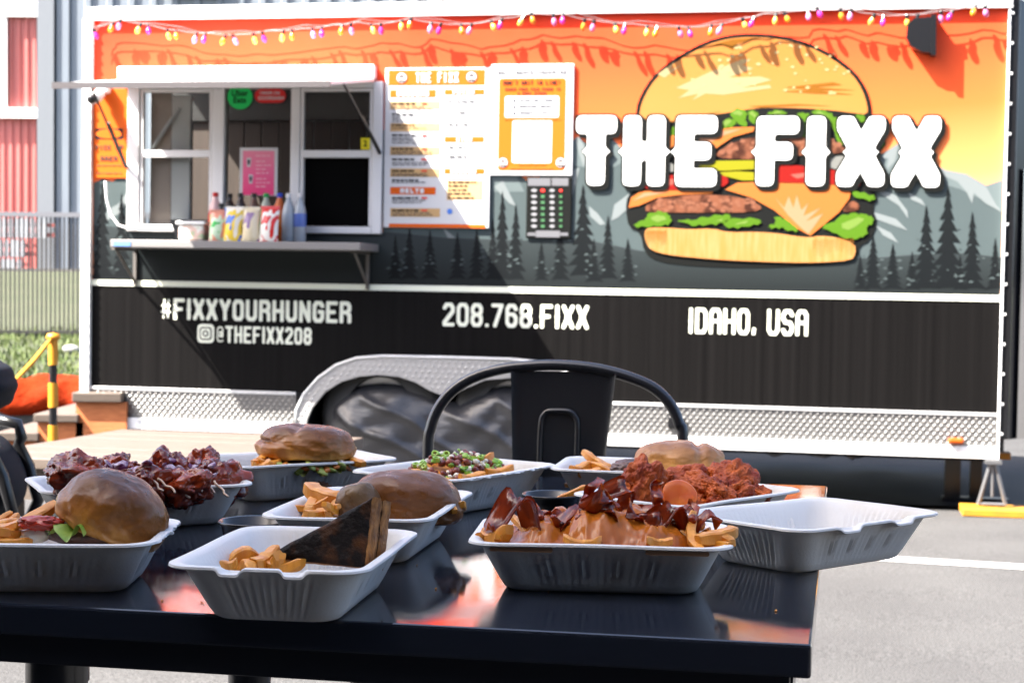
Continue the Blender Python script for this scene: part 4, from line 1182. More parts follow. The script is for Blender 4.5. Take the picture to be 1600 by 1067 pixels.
c = f(422, 146); text_font(e, 'ORDER ON', c[0], c[1], .022, f.y - .0015, M_paper)
c = f(424, 154); text_font(e, 'DOORDASH', c[0], c[1], .026, f.y - .0015, M_paper)
e, f = plate('number_sticker', 'small yellow square sticker marked 2 on the front window pane', 'sticker', [(564, 216), (578, 216), (578, 234), (564, 234)], .024, mat('yellow_sticker', (.75, .62, .01), .4))
c = f(571, 225); text_font(e, '2', c[0], c[1], .045, f.y - .0015, M_ink)
e, f = sign('pink_poster', 'pink drinks poster with a white border in the middle window', 'poster', (375, 231, 433, 306), .012, .004, M_paper, bev=0)
a_, b_ = f(379, 305), f(429, 236)
MB().add([(a_[0], f.y - .0012, a_[1]), (b_[0], f.y - .0012, a_[1]), (b_[0], f.y - .0012, b_[1]), (a_[0], f.y - .0012, b_[1])], [(0, 1, 2, 3)]).build('pink_print', ramp_mat('pink_gradient_print', 2, [(0, (.75, .02, .16)), (.12, (.76, .1, .25)), (.24, (.75, .22, .32))], .4), e)
for cx, cy in ((389, 254), (392, 280)):
    a_ = f(cx, cy); MB().poly([(a_[0] - .013, a_[1] + .024), (a_[0] + .013, a_[1] + .024), (a_[0] + .009, a_[1] - .024), (a_[0] - .009, a_[1] - .024)], f.y - .0024).build('drink_print', M_paper, e)
    MB().poly([(a_[0] - .008, a_[1] + .014), (a_[0] + .008, a_[1] + .014), (a_[0] + .006, a_[1] - .012), (a_[0] - .006, a_[1] - .012)], f.y - .0036).build('drink_print', M_greyt, e)
mb = MB()
for y in (243, 252, 258, 264, 270, 279, 285, 291): words_row(mb, f, 400, 400 + rr.uniform(14, 24), y, 1.5, rr, 2)
tag(mb.build('small_print', mat('pale_pink_print', (.8, .45, .5), .4), e), kind='stuff')

# ------------------------------------------------------------------ bottles, bags and tub on the shelf
def shelf_pt(px, d):
    x = W(px, 378, d)[0]; return TM @ Matrix.Translation((x, -d, ZT))
GB = 'drink bottles on the service shelf'
def bottle(px, d, h, r, liquid, cap, lab, label, clear=False):
    e = empty('drink_bottle', shelf_pt(px, d), label, 'bottle', GB)
    pr = [(0, .001), (r * .8, 0), (r, .012), (r, h * .3), (r * .93, h * .38), (r, h * .46), (r, h * .6), (r * .8, h * .74), (r * .42, h * .86), (r * .36, h * .9), (r * .36, h * .93), (0, h * .93)]
    MB().lathe(pr, 16).build('bottle_body', liquid, e, smooth=True)
    MB().lathe([(r * .42, h * .915), (r * .44, h * .92), (r * .44, h * .985), (r * .38, h), (0, h)], 14).build('cap', cap, e)
    MB().lathe([(r * 1.015, h * .32), (r * 1.02, h * .33), (r * 1.02, h * .58), (r * 1.01, h * .59)], 16).build('paper_label', lab, e, smooth=True)
def pl(n_, c, ro_=.2, **k): return mat(n_, c, ro_, **k)
M_cola = pl('cola', (0.02, 0.008, 0.005), .1); M_org_l = pl('orange_drink', (0.54, 0.108, 0.009), .15); M_water = mat('clear_bottle', (0.48, 0.528, 0.576), .1, trans=.35); M_pale = pl('pale_soda', (0.375, 0.42, 0.33), .12)
c_red, c_blk, c_blu, c_grn, c_wht = pl('red_cap', (0.51, 0.017, 0.017)), pl('black_cap', (.02, .02, .02)), pl('blue_cap', (.03, .07, .45)), pl('green_cap', (.02, .3, .07)), pl('white_cap', (0.64, 0.64, 0.64))
bottle(336, .17, .262, .036, pl('pale_red_bottle', (0.595, 0.374, 0.357)), c_red, pl('red_label', (0.54, 0.022, 0.022)), 'red-capped pale bottle nearest the plastic tub')
bottle(345, .24, .2, .034, M_cola, c_blk, pl('red_label_b', (.55, .02, .02)), 'short dark cola bottle with red label behind the green bag')
bottle(358, .12, .26, .036, M_cola, c_blk, c_red, 'black-capped cola bottle between the red-capped and grey-shouldered ones')
bottle(375, .14, .262, .036, M_cola, c_blk, pl('silver_label', (.5, .52, .55)), 'dark cola bottle with silver label behind the blue bag')
bottle(396, .13, .262, .036, pl('root_beer', (.1, .035, .015), .1), c_blk, pl('brown_label', (.2, .09, .04)), 'dark brown root beer bottle behind the cream bag')
bottle(415, .13, .262, .036, M_pale, c_grn, pl('green_label', (.04, .35, .1)), 'green-capped pale soda bottle behind the red bag')
bottle(436, .14, .262, .036, M_org_l, c_blu, pl('orange_label', (0.56, 0.144, 0.024)), 'orange drink bottle with a blue cap')
bottle(450, .16, .26, .034, M_water, c_wht, pl('pale_blue_label', (0.3, 0.35, 0.42)), 'clear water bottle with white cap beside the orange drink')
bottle(468, .15, .262, .034, M_water, c_wht, pl('dark_blue_label', (.1, .16, .45)), 'clear water bottle with dark blue label at the end of the row')
def blotch(n_, cols, scale=14):
    m = bpy.data.materials.new(n_); m.use_nodes = True; t = m.node_tree; b = t.nodes['Principled BSDF']; b.inputs['Roughness'].default_value = .3
    tc = t.nodes.new('ShaderNodeTexCoord'); vz = t.nodes.new('ShaderNodeTexNoise'); vz.inputs['Scale'].default_value = scale; vz.inputs['Detail'].default_value = 1.5; vz.inputs['Distortion'].default_value = .6
    t.links.new(tc.outputs['Object'], vz.inputs['Vector']); cr = t.nodes.new('ShaderNodeValToRGB'); cr.color_ramp.interpolation = 'CONSTANT'; el = cr.color_ramp.elements
    while len(el) < len(cols): el.new(.5)
    for i, e_ in enumerate(el): e_.position = 0 if i == 0 else .36 + .28 * (i - 1) / max(1, len(cols) - 2) 
    for e_, c in zip(el, cols): e_.color = (*[q * .95 for q in c], 1)
    t.links.new(vz.outputs[0], cr.inputs[0]); t.links.new(cr.outputs[0], b.inputs['Base Color']); return m
def bag(px, d, w_, h, m, label, rz=0):
    e = empty('snack_bag', shelf_pt(px, d) @ Matrix.Rotation(rz, 4, 'Z') @ Matrix.Rotation(-.13, 4, 'X'), label, 'snack bag', 'snack bags on the service shelf')
    V = []; F = []; n = 10; k_ = 12
    for s_ in (-1, 1):
        for j in range(k_ + 1):
            for i in range(n + 1):
                u_, v_ = i / n, j / k_
                b_ = (math.sin(math.pi * u_) ** .6) * (math.sin(math.pi * min(1, .06 + v_ * .88)) ** .6) * .034
                V.append(((u_ - .5) * w_ * (1 - .06 * math.sin(math.pi * v_)), s_ * b_ + .004 * noise.noise(Vector((u_ * 5, v_ * 5, s_ + px))), v_ * h))
    q = (n + 1) * (k_ + 1)
    for s_ in (0, 1):
        for j in range(k_):
            for i in range(n):
                a = s_ * q + j * (n + 1) + i; F.append((a, a + 1, a + n + 2, a + n + 1) if s_ == 0 else (a, a + n + 1, a + n + 2, a + 1))
    mk('bag_body', V, F, m, e, smooth=True)
    MB().box(-w_ / 2, w_ / 2, -.0065, .0065, h + .0005, h + .016).build('crimped_seal', m, e)
bag(341, .31, .1, .15, blotch('green_bag', [(.02, .42, .05), (.55, .7, .5), (.75, .3, .2), (.03, .45, .06)]), 'bright green snack bag beside the plastic tub', .2)
bag(363, .325, .105, .165, blotch('blue_bag', [(.01, .13, .6), (.78, .55, .04), (.8, .75, .65), (.02, .25, .75)], 11), 'blue and yellow snack bag between the green and cream ones', -.1)
bag(391, .325, .095, .165, blotch('cream_bag', [(.25, .15, .3), (.72, .62, .42), (.75, .66, .48), (.3, .12, .06)], 10), 'cream and brown snack bag between the blue and red ones', .08)
bag(419, .325, .105, .17, blotch('red_bag', [(.6, .012, .012), (.8, .78, .72), (.62, .015, .012), (.03, .3, .04)], 11), 'red and white snack bag at the end of the bag row', -.05)
e = empty('plastic_tub', shelf_pt(303, .26), 'white-lidded clear plastic tub on the shelf beside the snack bags', 'tub')
MB().box(-.07, .07, -.05, .05, .001, .085, .012).build('tub_body', blotch('tub_contents', [(.55, .6, .45), (.75, .72, .66), (.7, .5, .42), (.4, .5, .3)], 22), e)
MB().box(-.08, .08, -.06, .06, .0855, .102, .005).build('tub_lid', M_white, e)
e = empty('black_tray', shelf_pt(296, .06), 'low black serving tray on the window sill behind the tub', 'tray')
MB().prism([(-.1, .12), (.13, .12), (.11, .0), (-.06, .0)], -.03, .06).build('tray_body', M_glossblack, e)

# ------------------------------------------------------------------ string of party lights
wp = [(139, 56), (150, 42), (188, 31), (230, 38), (280, 48), (330, 52), (372, 54), (420, 48), (470, 45), (520, 39), (560, 35), (600, 37), (640, 28), (680, 36), (730, 38), (780, 30), (830, 21), (880, 22), (922, 31), (990, 38), (1060, 42), (1110, 40), (1160, 29), (1190, 22), (1240, 18), (1290, 9), (1330, 15), (1362, 22), (1412, 24), (1462, 19), (1520, 9), (1562, 5)]
SO = .06
wl_ = [W(x, y, SO) for x, y in wp]
sx0, sz0 = wl_[0]
st_ = empty('string_lights', TM @ Matrix.Translation((sx0, -SO, sz0)), 'string of magenta, orange and yellow party bulbs along the top of the trailer', 'string lights')
fine = []
for (a_, b_) in zip(wl_[:-1], wl_[1:]):
    for k in range(4):
        s_ = k / 4; fine.append((a_[0] + (b_[0] - a_[0]) * s_ - sx0, .012 * noise.noise(Vector((a_[0] * 9 + s_, 0, 0))), a_[1] + (b_[1] - a_[1]) * s_ - sz0 - .006 * math.sin(math.pi * s_)))
fine.append((wl_[-1][0] - sx0, 0, wl_[-1][1] - sz0))
MB().tube(fine, .0024, 5).build('wire', mat('pale_wire', (.2, .15, .15), .5), st_, smooth=True)
MB().tube([(p[0] + .02, p[1] + .012, p[2] + .012 + .008 * math.sin(p[0] * 17)) for p in fine], .002, 5).build('wire', mat('dark_wire', (.12, .1, .1), .5), st_, smooth=True)
bm_c = [mat('magenta_bulb', (.75, .03, .32), .15, trans=.3), mat('orange_bulb', (.85, .3, .02), .15, trans=.3), mat('pink_bulb', (.8, .25, .5), .15, trans=.3), mat('yellow_bulb', (.85, .6, .1), .15, trans=.3)]
bprof = [(0, -.046), (.006, -.044), (.0125, -.034), (.0145, -.024), (.012, -.012), (.008, -.004), (.008, .004)]
bases = [MB().lathe(bprof, 10).build('bulb', m_, st_, smooth=True) for m_ in bm_c]
sok = MB().lathe([(.0095, -.003), (.0095, .016), (.006, .02), (0, .02)], 8).build('socket', M_glossblack, bases[0])
used = set(); d_ = 0; k = 0; nxt = .05
for a_, b_ in zip(fine[:-1], fine[1:]):
    va, vb = Vector(a_), Vector(b_); ln = (vb - va).length
    while d_ + ln > nxt:
        p_ = va.lerp(vb, (nxt - d_) / ln); ci = [0, 1, 2, 3, 0, 3, 1, 2][k % 8]
        if ci not in used: o = bases[ci]; used.add(ci)
        else:
            o = bases[ci].copy(); COL.objects.link(o); o.parent = st_
        o.location = (p_.x, p_.y - .004, p_.z - .016); o.rotation_euler = (random.uniform(-.5, .2), random.uniform(-.5, .5), 0)
        if o is not bases[0]:
            s2 = sok.copy(); COL.objects.link(s2); s2.parent = o
        k += 1; nxt += .115 if k % 2 else .05
    d_ += ln

# ------------------------------------------------------------------ jack, blocks, cables under the nose end
zg = lambda x, y: ((OB + U * x - N * y).z)                 # world height of local z = 0
def gl(x, y): P = OB + U * x - N * y; return gz(P.y) - P.z       # local z of the ground
M_yel_w = mat('yellow_board_paint', (0.36, 0.16, 0.004), .6, col2=(0.28, 0.12, 0.006), nscale=9)
jx = W(1553, 740, .1)[0]; jg = gl(jx, -.1)
jk = empty('stabiliser_jack', TM @ Matrix.Translation((jx, .0, jg)), 'silver A-shaped jack stand holding up the nose of the trailer', 'jack')
M_gal = mat('galvanised_steel', (0.14, 0.14, 0.145), .4, .6)
for sx in (-1, 1): MB().tube([(sx * .066, -.04, .05), (sx * .012, -.04, -jg - .02)], .011, 8).build('leg', M_gal, jk)
MB().tube([(-.066, -.04, .052), (.066, -.04, .052)], .009, 8).build('foot_bar', M_gal, jk)
MB().tube([(0, -.04, .09), (0, -.04, -jg - .005)], .008, 8).build('screw', M_gal, jk)
MB().box(-.04, .04, -.07, .02, -jg - .02, -jg - .002).build('head_plate', M_gal, jk)
wb = empty('levelling_board', TM @ Matrix.Translation((jx, 0, jg)), 'yellow painted board lying under the silver jack stand', 'board')
MB().box(-.15, .3, -.16, .08, .002, .038, .004).build('plank', M_yel_w, wb)
jb = empty('support_stand', TM @ Matrix.Translation((jx - .07, .42, gl(jx, .42))), 'yellow-topped black support stand in the dark under the trailer nose', 'stand')
MB().box(-.14, .2, 0, .1, .002, .03).build('base', M_glossblack, jb)
MB().box(-.13, -.05, 0, .08, .0305, .24).build('upright', M_glossblack, jb); MB().box(0, .06, 0, .08, .0305, .24).build('upright', M_glossblack, jb); MB().box(-.16, .2, -.02, .1, .2405, .275).build('top_board', M_yel_w, jb)
for k in range(3):
    p_ = [(W(1180 + k * 30 + i * 26, 722, 0)[0], .3 + .05 * k, -.02 - .035 * math.sin(i * 1.3 + k) ** 2) for i in range(7)]
    MB().tube(p_, .008, 6).build('underfloor_cable', M_gal if k == 0 else M_rubber, tr, smooth=True)

V = []; F = []  # added black sheet that deepens the shade under the trailer
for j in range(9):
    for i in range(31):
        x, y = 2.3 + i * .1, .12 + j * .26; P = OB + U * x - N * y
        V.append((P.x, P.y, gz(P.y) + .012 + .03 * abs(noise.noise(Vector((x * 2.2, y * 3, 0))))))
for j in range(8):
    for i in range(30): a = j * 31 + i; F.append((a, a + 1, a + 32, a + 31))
tag(mk('shade_sheet', V, F, mat('shade_sheet_black', (.006, .006, .008), .6, spec=.2), smooth=True), 'black sheet added to darken the shade on the asphalt under the trailer', 'shade sheet')

# ------------------------------------------------------------------ left: steps, post, tarp bundle, stroller, wood table
def world_box(mb, c0, ex, ey, a0, a1, b0, b1, z0, z1, bev=.004):
    m2 = MB().box(a0, a1, b0, b1, z0, z1, bev)
    V = [c0 + ex * v[0] + ey * v[1] + Vector((0, 0, v[2])) for v in m2.V]
    return mb.add(V, m2.F)
yS = 9.1
stp = empty('wooden_steps', Matrix.Translation((at(90, 640, y=yS).x, yS, gz(yS))), 'orange-sided wooden steps with pale treads beside the rear of the trailer', 'steps')
base = Vector(stp.location)
def sx(px): return at(px, 640, y=yS).x - base.x
for (pa, pb, pt, pth) in ((-6, 60, 676, 14), (52, 122, 647, 13), (112, 190, 613, 15)):
    zt_ = at(90, pt, y=yS).z - base.z; zb_ = at(90, pt + pth, y=yS).z - base.z
    x0, x1 = sx(pa), sx(pb)
    nP = 3; wv = .3
    for k in range(nP):
        MB().box(x0, x1, k * wv, (k + 1) * wv - .012, zb_, zt_, .006).build('tread', M_wood, stp)
    MB().box(x0 + .015, x1 + .02, .03, .06, .0, zb_ - .001).build('riser', M_cedar, stp)
    MB().box(x0 + .015, x1 + .02, .8, .83, .0, zb_ - .001).build('riser', M_cedar, stp)
yPo = 7.2
c = at(83, 640, y=yPo)
po = empty('barrier_post', Matrix.Translation((c.x, yPo, gz(yPo))), 'yellow and black banded barrier post with a yellow cap and strap', 'post')
M_pyel = mat('yellow_foam', (0.5, 0.21, 0.006), .5)
zz = lambda py: at(83, py, y=yPo).z - gz(yPo)
for a_, b_, m_, r_ in ((570, 530, M_pyel, .02), (598, 570, M_glossblack, .017), (636, 598, M_pyel, .021), (664, 636, M_glossblack, .017), (702, 664, M_pyel, .021), (740, 702, M_glossblack, .017)):
    MB().lathe([(0, zz(a_)), (r_, zz(a_)), (r_, zz(b_)), (0, zz(b_))], 16).build('foam_sleeve' if m_ is M_pyel else 'pole_section', m_, po, smooth=False)
MB().lathe([(0, zz(531)), (.028, zz(530)), (.031, zz(527)), (.026, zz(522)), (0, zz(520))], 16).build('post_cap', M_pyel, po, smooth=True)
MB().lathe([(0, 0), (.14, 0), (.14, .02), (.05, .05), (.013, .06), (.013, zz(738))], 20).build('post_base', M_rubber, po)
e_ = at(18, 600, y=6.9) - Vector((c.x, yPo, gz(yPo)))
MB().tube([(0, 0, zz(525)), (e_.x * .5, e_.y * .5, (zz(525) + e_.z) / 2 - .01), (e_.x, e_.y, e_.z), (e_.x * 2, e_.y * 2, e_.z - .16)], [.008, .012, .009, .008], 6).build('strap', M_pyel, po)

yT = 12.5
M_otarp = mat('orange_red_tarp', (.2, .018, .003), .85, spec=.05, col2=(.13, .011, .002), nscale=3, bump=.9, bscale=7, bdist=.04)
c0, c1 = at(-60, 610, y=yT), at(150, 610, y=yT)
tb = empty('tarp_bundle', Matrix.Translation(((c0.x + c1.x) / 2, yT, gz(yT))), 'long orange-red tarp-wrapped bundle lying in front of the lawn', 'bundle')
V = []; F = []; n = 40; k_ = 18; zc = at(50, 612, y=yT).z - gz(yT); rz_ = .15
for i in range(n + 1):
    u_ = i / n
    for j in range(k_):
        q = 2 * math.pi * j / k_; r_ = (.14 + .05 * noise.noise(Vector((u_ * 6, math.cos(q) * 1.5, math.sin(q) * 1.5)))) * (.35 + .65 * min(1, 6 * min(u_ + .08, 1.08 - u_)))
        r_ *= 1 + .1 * abs(math.sin(j * 2.3 + u_ * 14))
        V.append(((u_ - .5) * (c1.x - c0.x) * 1.1, 1.5 * r_ * math.cos(q), zc + r_ * 1.05 * math.sin(q) - .05 * math.sin(u_ * 3.1)))
for i in range(n):
    for j in range(k_):
        l = (j + 1) % k_; F.append((i * k_ + j, i * k_ + l, (i + 1) * k_ + l, (i + 1) * k_ + j))
mk('tarp', V, F, M_otarp, tb, smooth=True)
MB().box(-(c1.x - c0.x) * .5, (c1.x - c0.x) * .5, -.16, .16, .0, zc - .11).build('dark_base', M_rubber, tb)

# stroller half out of frame: hood, seat cloth and tubular frame
yV = 3.0
M_navy = mat('navy_cloth', (0.003, 0.004, 0.008), .75, spec=.15, bump=.4, bscale=30)
c = at(-20, 640, y=yV)
sv = empty('stroller', Matrix.Translation((c.x, yV, gz(yV))), 'dark navy stroller with a rounded hood cut off by the picture edge', 'stroller')
lz = lambda py: at(0, py, y=yV).z - gz(yV)
lx = lambda px: at(px, 640, y=yV).x - c.x
V = []; F = []; n = 30; k_ = 14
for i in range(n + 1):
    a = math.pi * i / n
    for j in range(k_ + 1):
        b_ = -.5 * math.pi + math.pi * j / k_
        r_ = 1 + .03 * math.sin(a * 9)
        V.append((lx(-30) + (lx(18) - lx(-30)) * math.sin(a) * math.cos(b_ * .4) * r_, .06 * math.sin(b_), (lz(562) + lz(646)) / 2 + (lz(562) - lz(646)) / 2 * math.cos(a) * r_))
for i in range(n):
    for j in range(k_):
        a = i * (k_ + 1) + j; F.append((a, a + 1, a + k_ + 2, a + k_ + 1))
mk('hood', V, F, M_navy, sv, smooth=True)
for yy_ in (-.08, .08):
    MB().tube([(lx(-30), yy_, lz(660)), (lx(8), yy_, lz(668)), (lx(13), yy_, lz(690)), (lx(8), yy_, lz(702)), (lx(25), yy_, lz(735)), (lx(40), yy_, lz(790)), (lx(20), yy_, lz(830)), (lx(-60), yy_, lz(900)), (lx(-90), yy_, .12)], .011, 8).build('frame_tube', M_glossblack, sv, smooth=True)
    w_ = MB(); V = []
    w_.tube([(lx(-90) + .085 * math.cos(q), yy_, .09 + .085 * math.sin(q)) for q in [2 * math.pi * k / 20 for k in range(20)]], .016, 8, closed=True)
    w_.build('wheel', M_rubber, sv, smooth=True)
MB().tube([(lx(-90), -.08, .09), (lx(-90), .08, .09)], .009, 8).build('axle', M_glossblack, sv)
V = []; F = []; P_ = spline_pts = [(-70, 680), (-20, 690), (2, 702), (16, 728), (26, 752), (24, 772), (6, 788), (-30, 796), (-70, 800)]
for px_, pz_ in P_:
    for k in range(9):
        w_ = -1 + k / 4; V.append((lx(px_ - 6) - .012 * w_ * w_, .07 * w_, lz(pz_) - .01 * (1 - w_ * w_)))
for i in range(len(P_) - 1):
    for k in range(8): a = i * 9 + k; F.append((a, a + 1, a + 10, a + 9))
o = mk('seat_cloth', V, F, M_navy, sv, smooth=True); md = o.modifiers.new('thick', 'SOLIDIFY'); md.thickness = .02
md = o.modifiers.new('sub', 'SUBSURF'); md.levels = md.render_levels = 2

# low square wooden table in the sun
zW = .5
q0, q1, q2 = at(42, 711, z=zW), at(190, 671, z=zW), at(568, 684, z=zW)
exw = (q2 - q1); wW = exw.length; exw.normalize(); eyw = Vector((exw.y, -exw.x, 0)) * -1
if eyw.y < 0: eyw = -eyw
dW = .98
org = q1 - eyw * dW
Mw = Matrix(((exw.x, eyw.x, 0, org.x), (exw.y, eyw.y, 0, org.y), (0, 0, 1, gz(org.y)), (0, 0, 0, 1)))
wt = empty('wooden_table', Mw, 'low square pale wooden table standing in the sun behind the trays', 'table')
H_ = zW - gz(org.y)
for k in range(6): MB().box(0, wW, k * dW / 6 + .003, (k + 1) * dW / 6 - .001, H_ - .035, H_ + .0008 * (k % 3), .004).build('plank', M_wood, wt)
MB().box(.03, wW - .03, .03, .055, H_ - .13, H_ - .036).build('apron', M_wood, wt); MB().box(.03, wW - .03, dW - .055, dW - .03, H_ - .13, H_ - .036).build('apron', M_wood, wt)
for x in (.05, wW - .12):
    for y in (.06, dW - .13): MB().box(x, x + .07, y, y + .07, 0, H_ - .0365).build('leg', M_wood, wt)

# ------------------------------------------------------------------ cafe tables
TZ = .76
AT = .198
ex = Vector((math.cos(AT), -math.sin(AT), 0)); ey = Vector((math.sin(AT), math.cos(AT), 0))
cFR = at(1268, 1007, z=TZ)
TW, TD = .845, 1.037
M_top = bpy.data.materials.new('glossy_black_tabletop'); M_top.use_nodes = True
t = M_top.node_tree; b = t.nodes['Principled BSDF']
b.inputs['Base Color'].default_value = (.011, .014, .022, 1); b.inputs['Specular IOR Level'].default_value = .8; b.inputs['Coat Weight'].default_value = .0
tc = t.nodes.new('ShaderNodeTexCoord')
def nse(scale, det, st=(1, 1, 1), rot=0):
    mp = t.nodes.new('ShaderNodeMapping'); mp.inputs['Scale'].default_value = st; mp.inputs['Rotation'].default_value = (0, 0, rot)
    n_ = t.nodes.new('ShaderNodeTexNoise'); n_.inputs['Scale'].default_value = scale; n_.inputs['Detail'].default_value = det
    t.links.new(tc.outputs['Object'], mp.inputs[0]); t.links.new(mp.outputs[0], n_.inputs['Vector']); return n_.outputs[0]
sm = nse(7, 5); sc1 = nse(40, 4, (1, 14, 1), .6); sc2 = nse(55, 4, (13, 1, 1), .35)
r1 = t.nodes.new('ShaderNodeMapRange'); r1.inputs[1].default_value = .44; r1.inputs[2].default_value = .68; r1.inputs[3].default_value = .03; r1.inputs[4].default_value = .17
t.links.new(sm, r1.inputs[0]); t.links.new(r1.outputs[0], b.inputs['Roughness'])
ad = math_node(t, 'ADD', sc1, sc2)
bp = t.nodes.new('ShaderNodeBump'); bp.inputs['Strength'].default_value = .03; bp.inputs['Distance'].default_value = .0006
t.links.new(ad, bp.inputs['Height']); t.links.new(bp.outputs[0], b.inputs['Normal']); t.links.new(bp.outputs[0], b.inputs['Coat Normal'])
def table_proto(M, label):
    e = empty('cafe_table', M, label, 'table')
    MB().box(0, TW, 0, TD, TZ - .026, TZ, .0025).build('tabletop', M_top, e)
    MB().box(.016, TW - .016, .014, .03, TZ - .052, TZ - .0265, .001).build('apron', M_steelblack, e); MB().box(.016, TW - .016, TD - .03, TD - .014, TZ - .052, TZ - .0265).build('apron', M_steelblack, e)
    MB().box(.014, .03, .031, TD - .031, TZ - .052, TZ - .0265).build('apron', M_steelblack, e); MB().box(TW - .03, TW - .014, .031, TD - .031, TZ - .052, TZ - .0265).build('apron', M_steelblack, e)
    lg = None
    for (x, y) in ((TW - .062, .052), (TW - .634, .052), (TW - .062, .52), (TW - .634, .52), (TW - .062, TD - .05), (TW - .634, TD - .05)):
        if lg is None:
            lg = MB().lathe([(0, 0), (.014, 0), (.016, .004), (.0255, TZ - .075), (.0268, TZ - .0745), (.0268, TZ - .0268), (0, TZ - .0267)], 20).build('leg', M_steelblack, e, smooth=False); auto_smooth(lg); o = lg
        else:
            o = lg.copy(); COL.objects.link(o); o.parent = e
        o.location = (x, y, 0)
    return e
o_ = cFR - ex * TW
table_proto(Matrix(((ex.x, ey.x, 0, o_.x), (ex.y, ey.y, 0, o_.y), (0, 0, 1, 0), (0, 0, 0, 1))), 'long glossy black metal cafe table covered with white food trays')

# ------------------------------------------------------------------ black metal chair
yC = 2.52
cB = at(868, 640, y=yC)
CM = Matrix.Translation((cB.x, yC, 0)) @ Matrix.Rotation(-.16, 4, 'Z')
ch = empty('metal_chair', CM, 'black metal cafe chair with curved tube back behind the trays', 'chair')
def cl(px, py): return (at(px, py, y=yC).x - cB.x, at(px, py, y=yC).z)
arch_px = [(664, 712), (668, 672), (680, 640), (702, 613), (735, 592), (780, 578), (830, 572), (875, 571), (930, 576), (980, 588), (1020, 605), (1046, 630), (1060, 660), (1066, 695)]
pts = [cl(*p) for p in arch_px]
SZ = .46
P3 = [(pts[0][0] * .93, -.02, SZ - .02), (pts[0][0] * .98, -.01, SZ + .1)] + [(x, .0 + .05 * (z - .7), z) for x, z in pts] + [(pts[-1][0] * .98, -.01, SZ + .1), (pts[-1][0] * .93, -.02, SZ - .02)]
def spline(P, k=4):
    out = []
    for i in range(len(P) - 1):
        p0, p1, p2, p3 = [Vector(P[max(0, min(len(P) - 1, i + q))]) for q in (-1, 0, 1, 2)]
        for s_ in range(k):
            t_ = s_ / k
            out.append(.5 * ((2 * p1) + (-p0 + p2) * t_ + (2 * p0 - 5 * p1 + 4 * p2 - p3) * t_ ** 2 + (-p0 + 3 * p1 - 3 * p2 + p3) * t_ ** 3))
    out.append(Vector(P[-1])); return out
MB().tube(spline(P3), .0085, 12).build('back_tube', M_steelblack, ch, smooth=True)
# splat: slightly dished sheet with pressed edge and a raised U bead
tl, trr, bl_, br_ = cl(797, 584), cl(962, 590), cl(801, 740), cl(943, 740)
ztop = (tl[1] + trr[1]) / 2
V = []; F = []; nx, nz_ = 16, 20
for s_ in (0, 1):
    for j in range(nz_ + 1):
        v_ = j / nz_; z = ztop + .006 + (SZ - ztop - .006) * v_
        f_ = (ztop - z) / (ztop - bl_[1])
        xl = tl[0] + (bl_[0] - tl[0]) * f_; xr = trr[0] + (br_[0] - trr[0]) * f_
        for i in range(nx + 1):
            u_ = i / nx; ed = .006 if 0 < i < nx else -.004
            V.append((xl + (xr - xl) * u_, -.006 + ed * .6 + s_ * .0022 + .05 * (z - .7), z))
q = (nx + 1) * (nz_ + 1)
for s_ in (0, 1):
    for j in range(nz_):
        for i in range(nx):
            a = s_ * q + j * (nx + 1) + i; F.append((a, a + nx + 1, a + nx + 2, a + 1) if s_ == 0 else (a, a + 1, a + nx + 2, a + nx + 1))
sp_ = mk('splat', V, F, M_steelblack, ch); auto_smooth(sp_, 50)
bead = [cl(842, 745), cl(843, 690), cl(845, 660), cl(848, 650), cl(856, 643), cl(872, 642), cl(890, 643), cl(898, 650), cl(902, 660), cl(902, 690), cl(900, 745)]
MB().tube(spline([(x, -.0045 + .05 * (z - .7), z) for x, z in bead], 3), .0045, 8).build('pressed_bead', M_steelblack, ch, smooth=True)
MB().box(-.185, .185, -.36, .0, SZ - .012, SZ, .006).build('seat', M_steelblack, ch)
for x, y in ((-.18, -.34), (.18, -.34), (-.175, -.02), (.175, -.02)):
    MB().tube([(x * .92, y * .97, SZ - .0125), (x * 1.12, y + (.04 if y > -.1 else -.03), 0)], [.019, .012], 10).build('leg', M_steelblack, ch)

